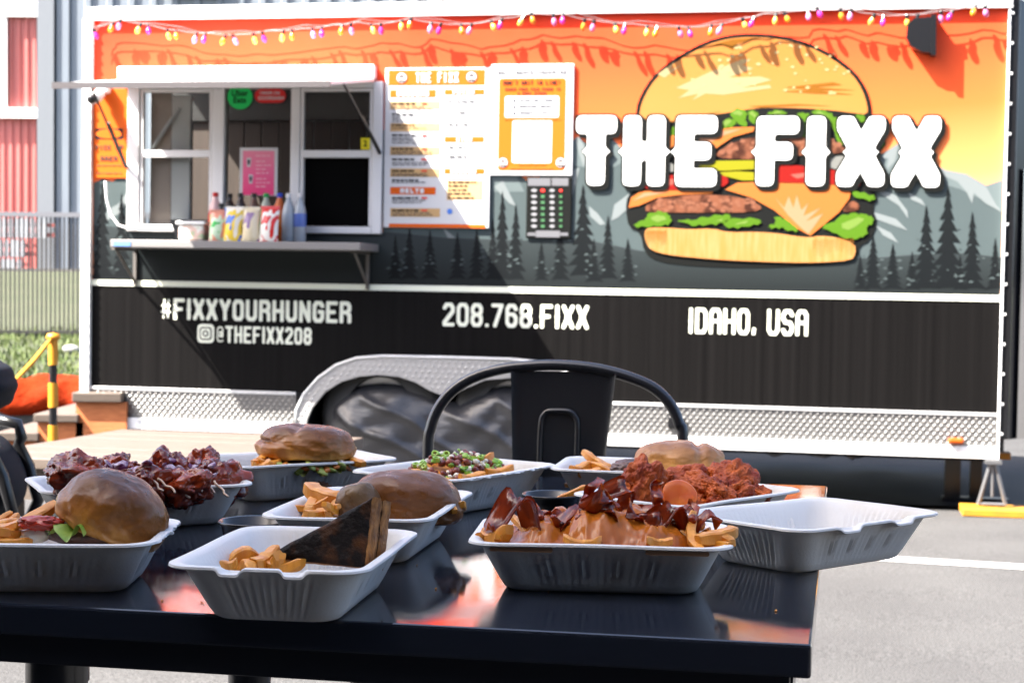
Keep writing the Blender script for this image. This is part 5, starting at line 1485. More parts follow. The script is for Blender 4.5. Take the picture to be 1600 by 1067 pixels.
# ------------------------------------------------------------------ pulp trays
LL, SS, TH_ = .229, .163, .0465
M_pulp = mat('moulded_pulp', (.71, .71, .70), .55, col2=(.6, .54, .45), nscale=9, ndet=6, lo=.56, hi=.8, bump=.35, bscale=330, bdist=.0008, spec=.35)
t = M_pulp.node_tree; b = t.nodes['Principled BSDF']                       # a little light passes through the thin pulp
tn = t.nodes.new('ShaderNodeBsdfTranslucent'); tn.inputs[0].default_value = (.62, .58, .5, 1); ms = t.nodes.new('ShaderNodeMixShader'); ms.inputs[0].default_value = .14
t.links.new(b.outputs[0], ms.inputs[1]); t.links.new(tn.outputs[0], ms.inputs[2]); t.links.new(ms.outputs[0], [n_ for n_ in t.nodes if n_.type == 'OUTPUT_MATERIAL'][0].inputs[0])
def tray_mesh(w, d, notch=None, torn=None, seed=0):
    rr = random.Random(seed)
    NS, NC = 46, 9
    levels = [(.056, .0030, .0), (.036, .0030, .0), (.0315, .0038, 0), (.0285, .0068, .2)]
    for k in range(7):
        f_ = (k + 1) / 8; levels.append((.0285 - .0165 * f_, .0068 + .0337 * f_, 1 if 0 < k < 6 else .6))
    levels += [(.0108, .0428, .15), (.0092, .0446, 0), (.0070, .0460, 0), (.0025, .0465, 0), (.0004, .0458, 0), (0, .0440, 0), (.0016, .0430, 0), (.0070, .0434, 0), (.0098, .0418, .2)]
    for k in range(7):
        f_ = (k + 1) / 8; levels.append((.0108 + .0172 * f_, .0400 - .0350 * f_, 1 if 0 < k < 6 else .6))
    levels += [(.0300, .0022, .2), (.0330, .0003, 0), (.037, .0, 0), (.056, .0012, 0)]
    V = []; F = []; per = None
    for li, (ins, z, ribw) in enumerate(levels):
        a, b_ = w / 2 - ins, d / 2 - ins
        r_ = max(.006, .026 - ins * .25) if ins < .03 else .019
        ring = []
        sides = [((0, -1), a), ((1, 0), b_), ((0, 1), a), ((-1, 0), b_)]
        for si, (nrm, half) in enumerate(sides):
            dist = b_ if si in (0, 2) else a
            for k in range(NS):
                t_ = -1 + 2 * k / (NS - 1)
                s_ = t_ * (half - r_)
                o_ = dist
                rib = 0
                if ribw and abs(t_) < .93:
                    nrib = (20 if half * 2 > .15 else 13)
                    rib = ribw * .0021 * (.5 - .5 * math.cos(2 * math.pi * nrib * (t_ + 1) / 2)) * min(1, (.93 - abs(t_)) * 8)
                zz_ = z
                if notch == si and .0065 > ins - .004:
                    m_ = max(0, min(1, (abs(t_) - .27) * 14)) * max(0, min(1, (.66 - abs(t_)) * 14))
                    if z > .04: zz_ -= .0046 * m_; o_ += .002 * m_
                o_ -= rib
                if torn == si and ins < .003 and z > .042:
                    j_ = max(0, noise.noise(Vector((t_ * 22, seed, 0)))) * .006 + rr.uniform(-.0008, .0016)
                    o_ += j_; zz_ -= j_ * .3
                # perimeter runs counter-clockwise: -y side left->right, +x, +y right->left, -x
                if si == 0: p = (s_, -o_, zz_)
                elif si == 1: p = (o_, s_, zz_)
                elif si == 2: p = (-s_, o_, zz_)
                else: p = (-o_, -s_, zz_)
                ring.append(p)
            cx, cy = [(a - r_, -(b_ - r_)), (a - r_, b_ - r_), (-(a - r_), b_ - r_), (-(a - r_), -(b_ - r_))][si]
            for k in range(1, NC):
                q = R(-90 + 90 * si + 90 * k / NC)
                ring.append((cx + r_ * math.cos(q), cy + r_ * math.sin(q), z))
        per = len(ring)
        V += ring
    nl = len(levels)
    for i in range(nl - 1):
        for k in range(per):
            l = (k + 1) % per
            F.append((i * per + k, i * per + l, (i + 1) * per + l, (i + 1) * per + k))
    F.append(tuple(range(per - 1, -1, -1))); F.append(tuple((nl - 1) * per + k for k in range(per)))
    V = [(x, y, z + .0012 * (noise.noise(Vector((x * 9 + seed, y * 9, 0)))) * min(1, z / .03)) for x, y, z in V]
    return V, F
GT = 'white pulp food trays on the black tables'
TR = {}
def tray(key, x, y, a, longx, label, sc=(1, 1), notch=None, torn=None, slots=False, seed=1):
    w, d = ((LL, SS) if longx else (SS, LL)); w *= sc[0]; d *= sc[1]
    M = Matrix.Translation((x, y, TZ + .0004)) @ Matrix.Rotation(a, 4, 'Z')
    e = empty('food_tray', M, label, 'food tray', GT)
    V, F = tray_mesh(w, d, notch, torn, seed)
    F = [f[::-1] for f in F]
    o = mk('tray_shell', V, F, M_pulp, e); auto_smooth(o, 55)
    if slots:
        for sx in (-.29, .29):
            x0 = sx * w
            sl_ = MB(); yq = -d / 2 - .0012
            pts = rrect(x0 - .027, x0 + .027, .0385, .0425, .0018)
            for i in range(len(pts)):
                pass
            MB().prism(pts, -d / 2 + .0028, -d / 2 + .0075).build('hinge_slot', mat('slot_shadow_paper', (.3, .16, .08), .6), e)
    TR[key] = (M, w, d)
    return e
T1FR = at(238, 852, z=TZ + .046)
t1a = .03
t1c = T1FR + Vector((-LL / 2 * math.cos(t1a) - SS / 2 * math.sin(t1a), -LL / 2 * math.sin(t1a) + SS / 2 * math.cos(t1a), 0))
tray('T1', t1c.x, t1c.y, t1a, True, 'white tray with a torn rim holding the tilted burger, cut off by the picture edge', torn=1, seed=1)
tray('T2', -.414, 1.843, .413, True, 'white tray heaped with glossy barbecue wings and red onion', seed=2)
tray('T3', -.276, 2.108, -.975, False, 'white tray holding the burger with green relish, furthest from the camera by the wooden table', seed=3)
tray('T4', -.066, 2.011, -.59, False, 'white tray of loaded fries with green onion in front of the chair', torn=1, seed=4)
tray('T5', -.139, 1.675, -.162, False, 'white tray with the wide dark bun and fries, behind the grilled-cheese tray', sc=(1.03, 1.07), seed=5)
tray('T6', -.175, 1.383, -.139, False, 'white notched tray holding the charred grilled-cheese half', notch=0, seed=6)
tray('T7', .083, 1.487, -.095, True, 'white tray of fries smothered in cheese sauce and bacon', slots=True, seed=7)
tray('T8', .172, 2.059, -.19, True, 'white tray holding fries, a patty and the two-lobed pale bun', seed=8)
tray('T9', .193, 1.797, -.703, False, 'white tray of red fried chicken pieces', seed=9)
tray('T10', .296, 1.632, -.871, False, 'empty white tray overhanging the table corner', sc=(1.0, .98), notch=1, seed=10)

# ------------------------------------------------------------------ food
def bake(name, zlo, zhi, dark=(.10, .03, .012), mid=(.25, .085, .024), pale=(.5, .25, .08)):
    m = ramp_mat(name, 2, [(zlo, pale), (zlo + (zhi - zlo) * .3, mid), (zhi, dark)], .36, noise_amt=(zhi - zlo) * .9, nscale=42, spec=.34, bump=.5, bscale=170, bdist=.001, coat=0)
    t = m.node_tree; b = t.nodes['Principled BSDF']                      # stretched skin wrinkles and blistered patches of gloss
    tc = t.nodes.new('ShaderNodeTexCoord'); mp = t.nodes.new('ShaderNodeMapping'); mp.inputs['Scale'].default_value = (1, 1, 1.3)
    w = t.nodes.new('ShaderNodeTexNoise'); w.inputs['Scale'].default_value = 42; w.inputs['Detail'].default_value = 7; w.inputs['Distortion'].default_value = 1.6
    t.links.new(tc.outputs['Object'], mp.inputs[0]); t.links.new(mp.outputs[0], w.inputs['Vector'])
    bp = t.nodes.new('ShaderNodeBump'); bp.inputs['Strength'].default_value = .45; bp.inputs['Distance'].default_value = .0014
    old = [l for l in t.links if l.to_socket.name == 'Normal' and l.to_node == b][0].from_socket
    t.links.new(w.outputs[0], bp.inputs['Height']); t.links.new(old, bp.inputs['Normal']); t.links.new(bp.outputs[0], b.inputs['Normal'])
    mr = t.nodes.new('ShaderNodeMapRange'); mr.inputs[1].default_value = .35; mr.inputs[2].default_value = .65; mr.inputs[3].default_value = .22; mr.inputs[4].default_value = .48
    w2 = t.nodes.new('ShaderNodeTexNoise'); w2.inputs['Scale'].default_value = 60; t.links.new(tc.outputs['Object'], w2.inputs['Vector'])
    t.links.new(w2.outputs[0], mr.inputs[0]); t.links.new(mr.outputs[0], b.inputs['Roughness'])
    return m
def ico(sub):
    bm = bmesh.new(); bmesh.ops.create_icosphere(bm, subdivisions=sub, radius=1.0)
    V = [v.co.copy() for v in bm.verts]; F = [[v.index for v in f.verts] for f in bm.faces]; bm.free(); return V, F
ICO = {k: ico(k) for k in (2, 3, 4, 5, 6)}
def bun_verts(rx, ry, rz, dents=(), flat=.42, seed=0, sub=6, wr=.022):
    V, F = ICO[sub]; out = []
    for n in V:
        k = 1 + .05 * noise.noise(n * 1.5 + Vector((seed, 0, 0))) + .03 * noise.noise(n * 3.2 + Vector((seed, 4, 0))) + wr * (.6 - 2 * abs(noise.noise(Vector((n.x * 4, n.y * 4, n.z * 5)) + Vector((0, seed, 0))))) * .6 + .004 * noise.noise(n * 22 + Vector((seed, 0, 9))) 
        h_ = math.hypot(n.x, n.y); k *= (h_ ** 2.7 + abs(n.z) ** 2.7) ** (-1 / 2.7)
        for d in dents:
            if d[0] == 'p':                                # a poked dent
                a = n.angle(Vector(d[1])); k -= d[3] * math.exp(-(a / d[2]) ** 2)
            else:                                          # a crease along a plane, fading away from its middle
                q = n.dot(Vector(d[1]).normalized()) + .06 * noise.noise(n * 4 + Vector((seed, 3, 1))); a = n.angle(Vector(d[4]))
                k -= d[3] * math.exp(-(q / d[2]) ** 2) * math.exp(-(a / d[5]) ** 2)
        z = n.z * rz * k
        if n.z < 0: z = -rz * flat * (1 - (1 - min(1, -n.z * 1.6)) ** 2) * (1 + .12 * noise.noise(n * 3 + Vector((9, seed, 0))))
        e_ = .96 + .06 * (1 - abs(n.z)) ** 2
        out.append((n.x * rx * k * e_, n.y * ry * k * e_, z))
    return out, F
def noisy(sub, rx, ry, rz, amp, sc, seed, ridged=False, oct_=3):
    V, F = ICO[sub]; out = []
    for n in V:
        k = 1; s_ = sc; a = amp
        for o_ in range(oct_):
            q = noise.noise(n * s_ + Vector((seed * 7.1, seed * 3.3, o_ * 5)))
            k += a * ((1 - 2 * abs(q)) if ridged else q); s_ *= 2.1; a *= .52
        out.append((n.x * rx * k, n.y * ry * k, n.z * rz * k))
    return out, F
M_patty = mat('charred_patty', (.05, .022, .014), .5, col2=(.11, .045, .025), nscale=90, bump=.8, bscale=160, bdist=.003, coat=.2)
M_lett = mat('green_lettuce', (.16, .3, .03), .4, col2=(.36, .45, .1), nscale=40, sss=.2)
M_fry = mat('golden_fries', (0.68, 0.3, 0.035), .42, col2=(0.56, 0.2, 0.014), nscale=45, bump=.5, bscale=160, bdist=.0012, sss=.08, coat=.15)
M_gold = mat('deep_golden_fries', (0.6, 0.22, 0.02), .5, col2=(0.5, 0.15, 0.012), nscale=45, bump=.4, bscale=140, bdist=.0012, sss=.25)
def patty(e, r, h, z, sq=.9):
    V, F = noisy(4, r, r * sq, h, .07, 5, r * 100, oct_=4)
    V = [(x, y, max(-h * .8, min(h * .8, zz_)) + z) for x, y, zz_ in V]
    return mk('patty', V, F, M_patty, e, smooth=True)
def lettuce(e, r0, r1, z, a0, a1, seed=1, m=None, amp=.006):
    V = []; F = []; n, k_ = 60, 5
    for i in range(n + 1):
        a = a0 + (a1 - a0) * i / n
        for j in range(k_ + 1):
            u_ = j / k_; r_ = r0 + (r1 - r0) * u_ * (1 + .25 * noise.noise(Vector((a * 3, seed, 0))))
            V.append((r_ * math.cos(a), r_ * math.sin(a), z + amp * u_ * math.sin(a * 13 + 2 * noise.noise(Vector((a * 2, seed, 5)))) + .004 * noise.noise(Vector((a * 8, u_ * 3, seed))) - .004 * u_))
    for i in range(n):
        for j in range(k_):
            a = i * (k_ + 1) + j; F.append((a, a + 1, a + k_ + 2, a + k_ + 1))
    return mk('lettuce', V, F, m or M_lett, e, smooth=True)

# burger in the torn tray, bun tilted to the right
cb = at(169, 803, y=1.478)
e = empty('burger', Matrix.Translation((cb.x, 1.475, TZ + .004)), 'burger with a shiny brown bun tilted over a dark patty, lettuce and onion', 'burger')
V, F = bun_verts(.049, .047, .0405, [('c', (.35, -.1, .94), .09, .10, (.55, -.8, .15), .55), ('p', (.75, -.65, -.05), .3, .16), ('p', (.35, -.9, .2), .28, .1), ('c', (.8, .3, -.45), .08, .06, (.3, -.9, .3), .5)], flat=.3, seed=4)
o = mk('top_bun', V, F, bake('baked_bun_crust', -.012, .04, dark=(.07, .023, .007), mid=(.27, .098, .016), pale=(.45, .2, .04)), e, M=Matrix.Translation((.003, 0, cb.z - TZ - .008)) @ Matrix.Rotation(.40, 4, 'Y'), smooth=True)
patty(e, .043, .014, .041).location = (-.012, .0, 0); V, F = bun_verts(.036, .036, .02, seed=9); mk('bottom_bun', V, F, bake('lower_crust', -.01, .02), e, M=Matrix.Translation((-.012, 0, .012)), smooth=True)
lettuce(e, .03, .056, .05, R(185), R(262), 2)
sv_ = at(50, 838, y=1.44); V, F = noisy(3, .012, .009, .007, .2, 2, 3); mk('onion_slice', V, F, mat('pale_onion', (.75, .68, .55), .3, sss=.2), e, M=Matrix.Translation((sv_.x - cb.x, -.03, .04)), smooth=True)
V, F = noisy(4, .02, .01, .006, .3, 3, 5); mk('tomato_relish', V, F, mat('red_relish', (.38, .03, .012), .2), e, M=Matrix.Translation((-.05, -.035, .052)), smooth=True)

FRY = []
def fry_mesh(seed, ln=.075, th=.0041):
    rr = random.Random(seed); V = []; F = []; n = 14; b1, b2 = rr.uniform(-.3, .3), rr.uniform(-.35, .35); tw = rr.uniform(-.6, .6)
    sec = [(-.72, -1), (.72, -1), (1, -.72), (1, .72), (.72, 1), (-.72, 1), (-1, .72), (-1, -.72)]
    for i in range(n + 1):
        t_ = i / n - .5; tp = (.7 if i in (0, n) else .93 if i in (1, n - 1) else 1)
        s_ = th * tp * (1 + .14 * noise.noise(Vector((t_ * 6, seed, 0))))
        cx = b1 * ln * (t_ * t_ - .1) + .0015 * noise.noise(Vector((t_ * 5, seed, 7))); cz = b2 * ln * (t_ * t_ - .1)
        ca, sa = math.cos(tw * t_), math.sin(tw * t_)
        for k, (dx, dz) in enumerate(sec):
            q = 1 + .1 * noise.noise(Vector((t_ * 9, k * 1.7, seed)))
            V.append((cx + (dx * ca - dz * sa) * s_ * q, t_ * ln, cz + (dx * sa + dz * ca) * s_ * q * .9))
    for i in range(n):
        for k in range(8): l = (k + 1) % 8; F.append((i * 8 + k, i * 8 + l, (i + 1) * 8 + l, (i + 1) * 8 + k))
    F.append(tuple(range(7, -1, -1))); F.append(tuple(n * 8 + k for k in range(8)))
    F = [f[::-1] for f in F]
    me = bpy.data.meshes.new('fry'); me.from_pydata(V, [], F); me.materials.append(M_fry); bm = bmesh.new(); bm.from_mesh(me)
    for f in bm.faces: f.smooth = True
    for e_ in bm.edges:
        if len(e_.link_faces) == 2 and e_.calc_face_angle(0) > R(38): e_.smooth = False
    bm.to_mesh(me); bm.free(); me.update(); return me
FRY = [fry_mesh(s) for s in range(6)]
nf = [0]
def fry(p0, p1, label, group, k=1.0):
    """a fry lying between two world points"""
    p0, p1 = Vector(p0), Vector(p1); d = p1 - p0
    o = bpy.data.objects.new('fry', FRY[nf[0] % 6]); COL.objects.link(o); nf[0] += 1
    q = d.to_track_quat('Y', 'Z'); o.matrix_world = Matrix.Translation((p0 + p1) / 2) @ q.to_matrix().to_4x4() @ Matrix.Diagonal((k, d.length / .075, k, 1))
    return tag(o, label, 'fry', group)
def fr2(a, b_, y0, y1, label, group, k=1.0): return fry(at(a[0], a[1], y=y0), at(b_[0], b_[1], y=y1), label, group, k)
def fry_pile(px0, px1, py0, py1, y0, y1, n, label, group, seed, k=.92, ln=.07):
    rr = random.Random(seed)
    for i in range(n):
        c = at(rr.uniform(px0, px1), rr.uniform(py0, py1), y=rr.uniform(y0, y1))
        a = rr.uniform(0, 6.28); el_ = rr.uniform(-.25, .5); d = Vector((math.cos(a) * math.cos(el_), math.sin(a) * math.cos(el_), math.sin(el_))) * ln * rr.uniform(.3, .55)
        fry(c - d, c + d, label, group, k * rr.uniform(.85, 1.25))
G1 = 'fries beside the tilted burger'
fry_pile(-40, 50, 820, 850, 1.45, 1.50, 8, 'golden fry in the loose pile beside the tilted burger', G1, 41)
for a, b_, y0, y1, k, lab in (((-30, 842), (84, 796), 1.44, 1.5, 1.5, 'thick golden fry slanting up against the tilted burger'), ((-20, 828), (60, 838), 1.43, 1.46, 1.2, 'fry lying flat at the picture edge below the slanting one'), ((-40, 838), (40, 812), 1.47, 1.5, 1.2, 'fry behind the slanting fry at the picture edge'), ((-40, 845), (50, 848), 1.42, 1.44, 1.1, 'lowest fry by the near rim of the torn tray'), ((-30, 815), (30, 828), 1.5, 1.46, 1.1, 'fry crossing behind the others by the picture edge')):
    fr2(a, b_, y0, y1, lab, G1, k)

# barbecue wings with onion and drizzle
M_wing = mat('barbecue_glaze', (.1, .009, .004), .2, col2=(.3, .04, .008), nscale=38, spec=.3, bump=.25, bscale=90, bdist=.0015, coat=.4, coat_rough=.04)
wl2 = [((118, 742), .030, .022, 0), ((168, 768), .03, .02, .6), ((185, 738), .026, .02, 1.1), ((232, 757), .032, .021, .2), ((262, 738), .028, .022, .8), ((288, 764), .034, .02, -.3), ((345, 750), .031, .025, .4), ((312, 735), .026, .02, 1.4), ((140, 762), .03, .019, .1), ((240, 775), .033, .018, .2), ((205, 768), .03, .018, .9), ((320, 768), .03, .018, 0)]
wlab = ['tall glossy wing at the end of the pile nearest the picture edge', 'glossy wing just behind the tilted bun', 'wing topped with purple onion between the tall wing and the heap', 'dark glossy wing in the middle of the pile, half behind the bun', 'onion-covered wing at the top of the heap', 'drizzled wing at the near edge of the heap', 'curled bright red wing at the end of the pile by the wooden table', 'small wing at the very top of the pile', 'low wing under the tall one', 'low wing under the drizzled one', 'wing squeezed behind the tilted bun', 'low wing beneath the curled bright red one']
for i, ((px, py), r0, r1, a) in enumerate(wl2):
    y = 1.80 + .035 * ((i * 37) % 5 - 2) / 2 + (px - 230) * .00045
    p = at(px, py, y=y)
    V, F = noisy(5, r0, .022, r1, .42, 1.3, i + 1, ridged=False, oct_=5)
    o = mk('chicken_wing', V, F, M_wing, smooth=True); o.matrix_world = Matrix.Translation(p) @ Euler((.3 * math.sin(i * 3), a * .6, a * 2)).to_matrix().to_4x4()
    tag(o, wlab[i], 'chicken wing', 'barbecue wings heaped in the tray')
def bits(name, label, cat, pts, size, m, seed, flat=.4, ring=False):
    rr = random.Random(seed); mb = MB()
    for p in pts:
        s_ = size * rr.uniform(.6, 1.3)
        rot = Euler((rr.uniform(-.8, .8), rr.uniform(-.8, .8), rr.uniform(0, 6.28))).to_matrix()
        if ring:
            V = []; F = []; n = 9
            for (r_, z_) in ((.62, -.5), (1, -.5), (1, .5), (.62, .5)):
                for k in range(n): V.append((s_ * r_ * math.cos(k * 2 * math.pi / n), s_ * r_ * math.sin(k * 2 * math.pi / n), s_ * z_ * flat))
            for j in range(4):
                for k in range(n):
                    l = (k + 1) % n; F.append((j * n + k, j * n + l, ((j + 1) % 4) * n + l, ((j + 1) % 4) * n + k))
        else:
            V, F = ICO[2]; sd = rr.uniform(0, 50)
            V = [Vector((v.x * s_, v.y * s_ * .8, v.z * s_ * flat)) * (1 + .35 * noise.noise(v * 1.7 + Vector((sd, 0, 0)))) for v in V]
        mb.add([p + rot @ Vector(v) for v in V], F)
    o = mb.build(name, m, smooth=not ring)
    return tag(o, label, cat, kind='stuff')
rr = random.Random(21)
M_on = mat('red_onion_dice', (.5, .42, .5), .3, col2=(.16, .03, .1), nscale=110, lo=.42, hi=.58)
pp = [at(rr.choice((rr.uniform(175, 215), rr.uniform(240, 335))), 0, y=1.8) for _ in range(0)]
on = []
for k in range(42):
    px = rr.choice((rr.uniform(165, 215), rr.uniform(222, 335), rr.uniform(240, 330))); py = 728 + rr.uniform(-10, 24) + abs(px - 270) * .05
    on.append(at(px, py, y=1.765 + rr.uniform(0, .05) + (px - 230) * .0004))
bits('diced_onion', 'diced red onion scattered over the barbecue wings', 'onion', on, .0062, M_on, 3, .35)
mb = MB()
for k in range(9):
    px = 165 + k * 21; P = [at(px + i * 5 + rr.uniform(-3, 3), 742 + i * 5 + rr.uniform(-2, 2) + (k % 3) * 5, y=1.757 + (px - 230) * .0004 - .002 * i + .006 * (k % 2)) for i in range(6)]
    mb.tube(spline(P, 2), .0013, 6)
tag(mb.build('sauce_drizzle', mat('pale_ranch_sauce', (.7, .5, .35), .2), smooth=True), 'thin pale sauce drizzled over the barbecue wings', 'sauce', kind='stuff')
V = []; M2, w2, d2 = TR['T2']
V, F = noisy(4, .085, .055, .022, .1, 3, 8); o = mk('wing_heap_base', V, F, M_wing, smooth=True); o.matrix_world = M2 @ Matrix.Translation((0, 0, .028)); tag(o, 'dark sauced wings underneath the heap in the barbecue tray', 'chicken wing', 'barbecue wings heaped in the tray')

# burger with green relish
cb = at(478, 695, y=2.09)
e = empty('burger', Matrix.Translation((cb.x, 2.09, TZ + .004)), 'burger with a flat split golden-brown bun over green relish, nearest the wooden table', 'burger')
V, F = bun_verts(.061, .053, .028, [('c', (.92, -.1, .1), .1, .16, (-.25, -.35, .8), .5), ('c', (.2, .1, .9), .1, .12, (-.8, -.4, .2), .5), ('p', (.85, -.5, .1), .25, .1), ('p', (-.5, -.8, .4), .3, .06)], flat=.5, seed=2)
mk('top_bun', V, F, bake('split_bun_crust', -.016, .03, dark=(.09, .03, .008), mid=(.3, .11, .018), pale=(.55, .26, .055)), e, M=Matrix.Translation((0, 0, at(478, 697, y=2.09).z - TZ - .004)) @ Matrix.Rotation(.04, 4, 'Y'), smooth=True)
patty(e, .05, .012, .034); V, F = bun_verts(.038, .036, .02, seed=3); mk('bottom_bun', V, F, bake('lower_crust_b', -.01, .02), e, M=Matrix.Translation((0, 0, .011)), smooth=True)
lettuce(e, .03, .058, .036, R(185), R(355), 4, mat('green_relish', (.3, .33, .05), .4, col2=(.5, .5, .15), nscale=50), .005)
rl = [Vector((cb.x + .056 * math.cos(a), 2.09 + .052 * math.sin(a), TZ + .04 + rr.uniform(-.004, .004))) for a in [R(185 + k * 7) for k in range(25)]]
bits('relish', 'chunky green and orange relish oozing under the split bun', 'relish', rl[::2], .0085, mat('avocado_bits', (.4, .45, .1), .35, col2=(.2, .25, .04), nscale=60), 6)
bits('relish', 'orange vegetable bits under the split bun', 'relish', rl[1::2], .007, mat('carrot_bits', (.6, .2, .03), .35, col2=(.5, .12, .02), nscale=60), 7)
G3 = 'fries beside the burger with green relish'
fry_pile(405, 435, 722, 735, 2.04, 2.09, 5, 'golden fry in the pile beside the burger with green relish', G3, 42, ln=.05)
for a, b_, y0, y1, lab in (((396, 726), (425, 708), 2.03, 2.08, 'short fry standing at the far end of the green-relish tray'), ((405, 724), (440, 722), 2.03, 2.05, 'flat fry beside the green relish'), ((392, 728), (420, 726), 2.02, 2.03, 'lowest fry at the rim by the green relish'), ((535, 712), (566, 726), 2.1, 2.06, 'fry poking out behind the split bun')):
    fr2(a, b_, y0, y1, lab, G3, 1.25)

# loaded fries with green onion
M4, w4, d4 = TR['T4']
def mound(M, rx, ry, h, z0, name, m, label, cat, seed=0, group=None):
    V = []; F = []; n, k_ = 40, 10
    for j in range(k_ + 1):
        for i in range(n):
            a = 2 * math.pi * i / n; r_ = j / k_
            x, y = rx * r_ * math.cos(a), ry * r_ * math.sin(a)
            V.append((x, y, z0 + h * (1 - r_ ** 2.4) + .004 * noise.noise(Vector((x * 60, y * 60, seed)))))
    for j in range(k_):
        for i in range(n): l = (i + 1) % n; F.append((j * n + i, (j + 1) * n + i, (j + 1) * n + l, j * n + l))
    o = mk(name, V, F, m, smooth=True); o.matrix_world = M; return tag(o, label, cat, group)
mound(M4, .058, .088, .034, .020, 'fries_bed', M_gold, 'bed of golden fries under the green-onion toppings', 'fries', 4)
def on4(n, seed, lift=.0):
    rr = random.Random(seed); out = []
    for k in range(n):
        r_ = math.sqrt(rr.random()) * .93; a = rr.uniform(0, 6.283)
        x, y = .06 * r_ * math.cos(a), .092 * r_ * math.sin(a)
        out.append(M4 @ Vector((x, y, .021 + .034 * (1 - r_ ** 2.4) + .002 + lift + rr.uniform(0, .007))))
    return out
bits('crumbled_bacon', 'dark red crumbled bacon over the loaded fries', 'bacon bits', on4(120, 1), .0044, mat('bacon_crumble', (.1, .015, .01), .3, col2=(.25, .05, .025), nscale=90, bump=.5, bscale=200, bdist=.002), 1, .8)
bits('crumbled_cheese', 'white cheese crumbs over the loaded fries', 'cheese', on4(150, 2), .0032, mat('white_cheese', (.72, .68, .58), .5), 2, .8)
bits('green_onion', 'bright green onion rings over the loaded fries', 'green onion', on4(34, 3, .003), .0038, mat('green_onion', (.2, .42, .03), .35, col2=(.36, .55, .1), nscale=60, sss=.15), 3, 1.2, ring=True)
bits('green_onion', 'chopped green onion leaves over the loaded fries', 'green onion', on4(60, 9, .002), .0046, mat('green_onion_leaf', (.12, .3, .02), .4, col2=(.25, .45, .06), nscale=60), 9, .35)
G4 = 'fries in the green-onion tray'
fry_pile(640, 790, 742, 752, 1.95, 2.03, 9, 'golden fry half buried under the green-onion toppings', G4, 43, ln=.05)
for i, (a, b_, y0, y1, lab) in enumerate((((706, 722), (772, 716), 2.0, 2.02, 'wide orange fry on top of the green-onion pile'), ((668, 732), (684, 755), 1.98, 1.93, 'fry slanting down towards the near corner of the green-onion tray'), ((690, 752), (730, 757), 1.93, 1.94, 'dark golden fry at the near edge of the green-onion tray'), ((640, 738), (662, 748), 1.97, 1.95, 'short fry among the bacon crumbs'), ((760, 740), (800, 733), 1.98, 2.0, 'fry by the far corner of the green-onion tray'), ((716, 748), (752, 744), 1.93, 1.95, 'fry under the green onion rings'))):
    o = fr2(a, b_, y0, y1, lab, G4, 1.4)

# wide dark bun with fries
cb = at(614, 780, y=1.69)
e = empty('burger', Matrix.Translation((cb.x, 1.69, TZ + .004)), 'burger with a wide dark wrinkled bun in the tray behind the grilled cheese', 'burger')
V, F = bun_verts(.056, .05, .036, [('c', (.9, 0, .4), .09, .14, (.55, -.8, .1), .5), ('p', (.5, -.8, -.05), .38, .14), ('p', (-.35, -.9, .2), .3, .08), ('c', (.5, .4, .8), .08, .05, (.7, -.3, .6), .6)], flat=.4, seed=7, wr=.02)
mk('top_bun', V, F, bake('dark_bun_crust', -.03, .035, dark=(.13, .05, .018), mid=(.15, .05, .009), pale=(.27, .1, .018)), e, M=Matrix.Translation((.014, 0, at(620, 790, y=1.69).z - TZ - .004)) @ Matrix.Rotation(.05, 4, 'Y'), smooth=True)
patty(e, .05, .013, .03); V, F = bun_verts(.04, .04, .018, seed=5); mk('bottom_bun', V, F, bake('lower_crust_c', -.01, .02), e, M=Matrix.Translation((0, 0, .011)), smooth=True)
cs = at(561, 786, y=1.655)
V, F = bun_verts(.0225, .018, .021, [('c', (.3, -.2, .9), .12, .1, (-.3, -.8, .0), .6)], flat=.9, seed=12)
o = mk('slider_bun', V, F, bake('slider_crust', -.02, .018, dark=(.12, .07, .03), mid=(.11, .05, .02), pale=(.1, .03, .012)), smooth=True); o.matrix_world = Matrix.Translation((cs.x, 1.648, cs.z)) @ Matrix.Rotation(-.3, 4, 'Y')
tag(o, 'small round olive-brown bun leaning on the wide dark bun', 'bun')
G5 = 'fries around the wide dark bun'
fry_pile(486, 530, 785, 812, 1.64, 1.69, 8, 'golden fry in the pile beside the small round bun', G5, 44, ln=.05)
for a, b_, y0, y1, k, lab in (((478, 762), (528, 782), 1.70, 1.66, 2.0, 'broad orange fry standing up beside the small round bun'), ((482, 800), (500, 772), 1.66, 1.7, 1.5, 'fry leaning under the broad orange one'), ((478, 806), (520, 795), 1.62, 1.65, 1.2, 'low fry by the near rim under the broad one'), ((508, 806), (530, 785), 1.63, 1.66, 1.2, 'fry tucked against the small round bun'), ((676, 752), (716, 795), 1.72, 1.68, 1.3, 'long pale fry behind the wide dark bun'), ((700, 776), (726, 796), 1.72, 1.68, 1.4, 'broad golden fry at the corner beside the wide dark bun'), ((690, 770), (708, 800), 1.69, 1.66, 1.0, 'thin fry between the dark bun and the long pale fry')):
    fr2(a, b_, y0, y1, lab, G5, k)

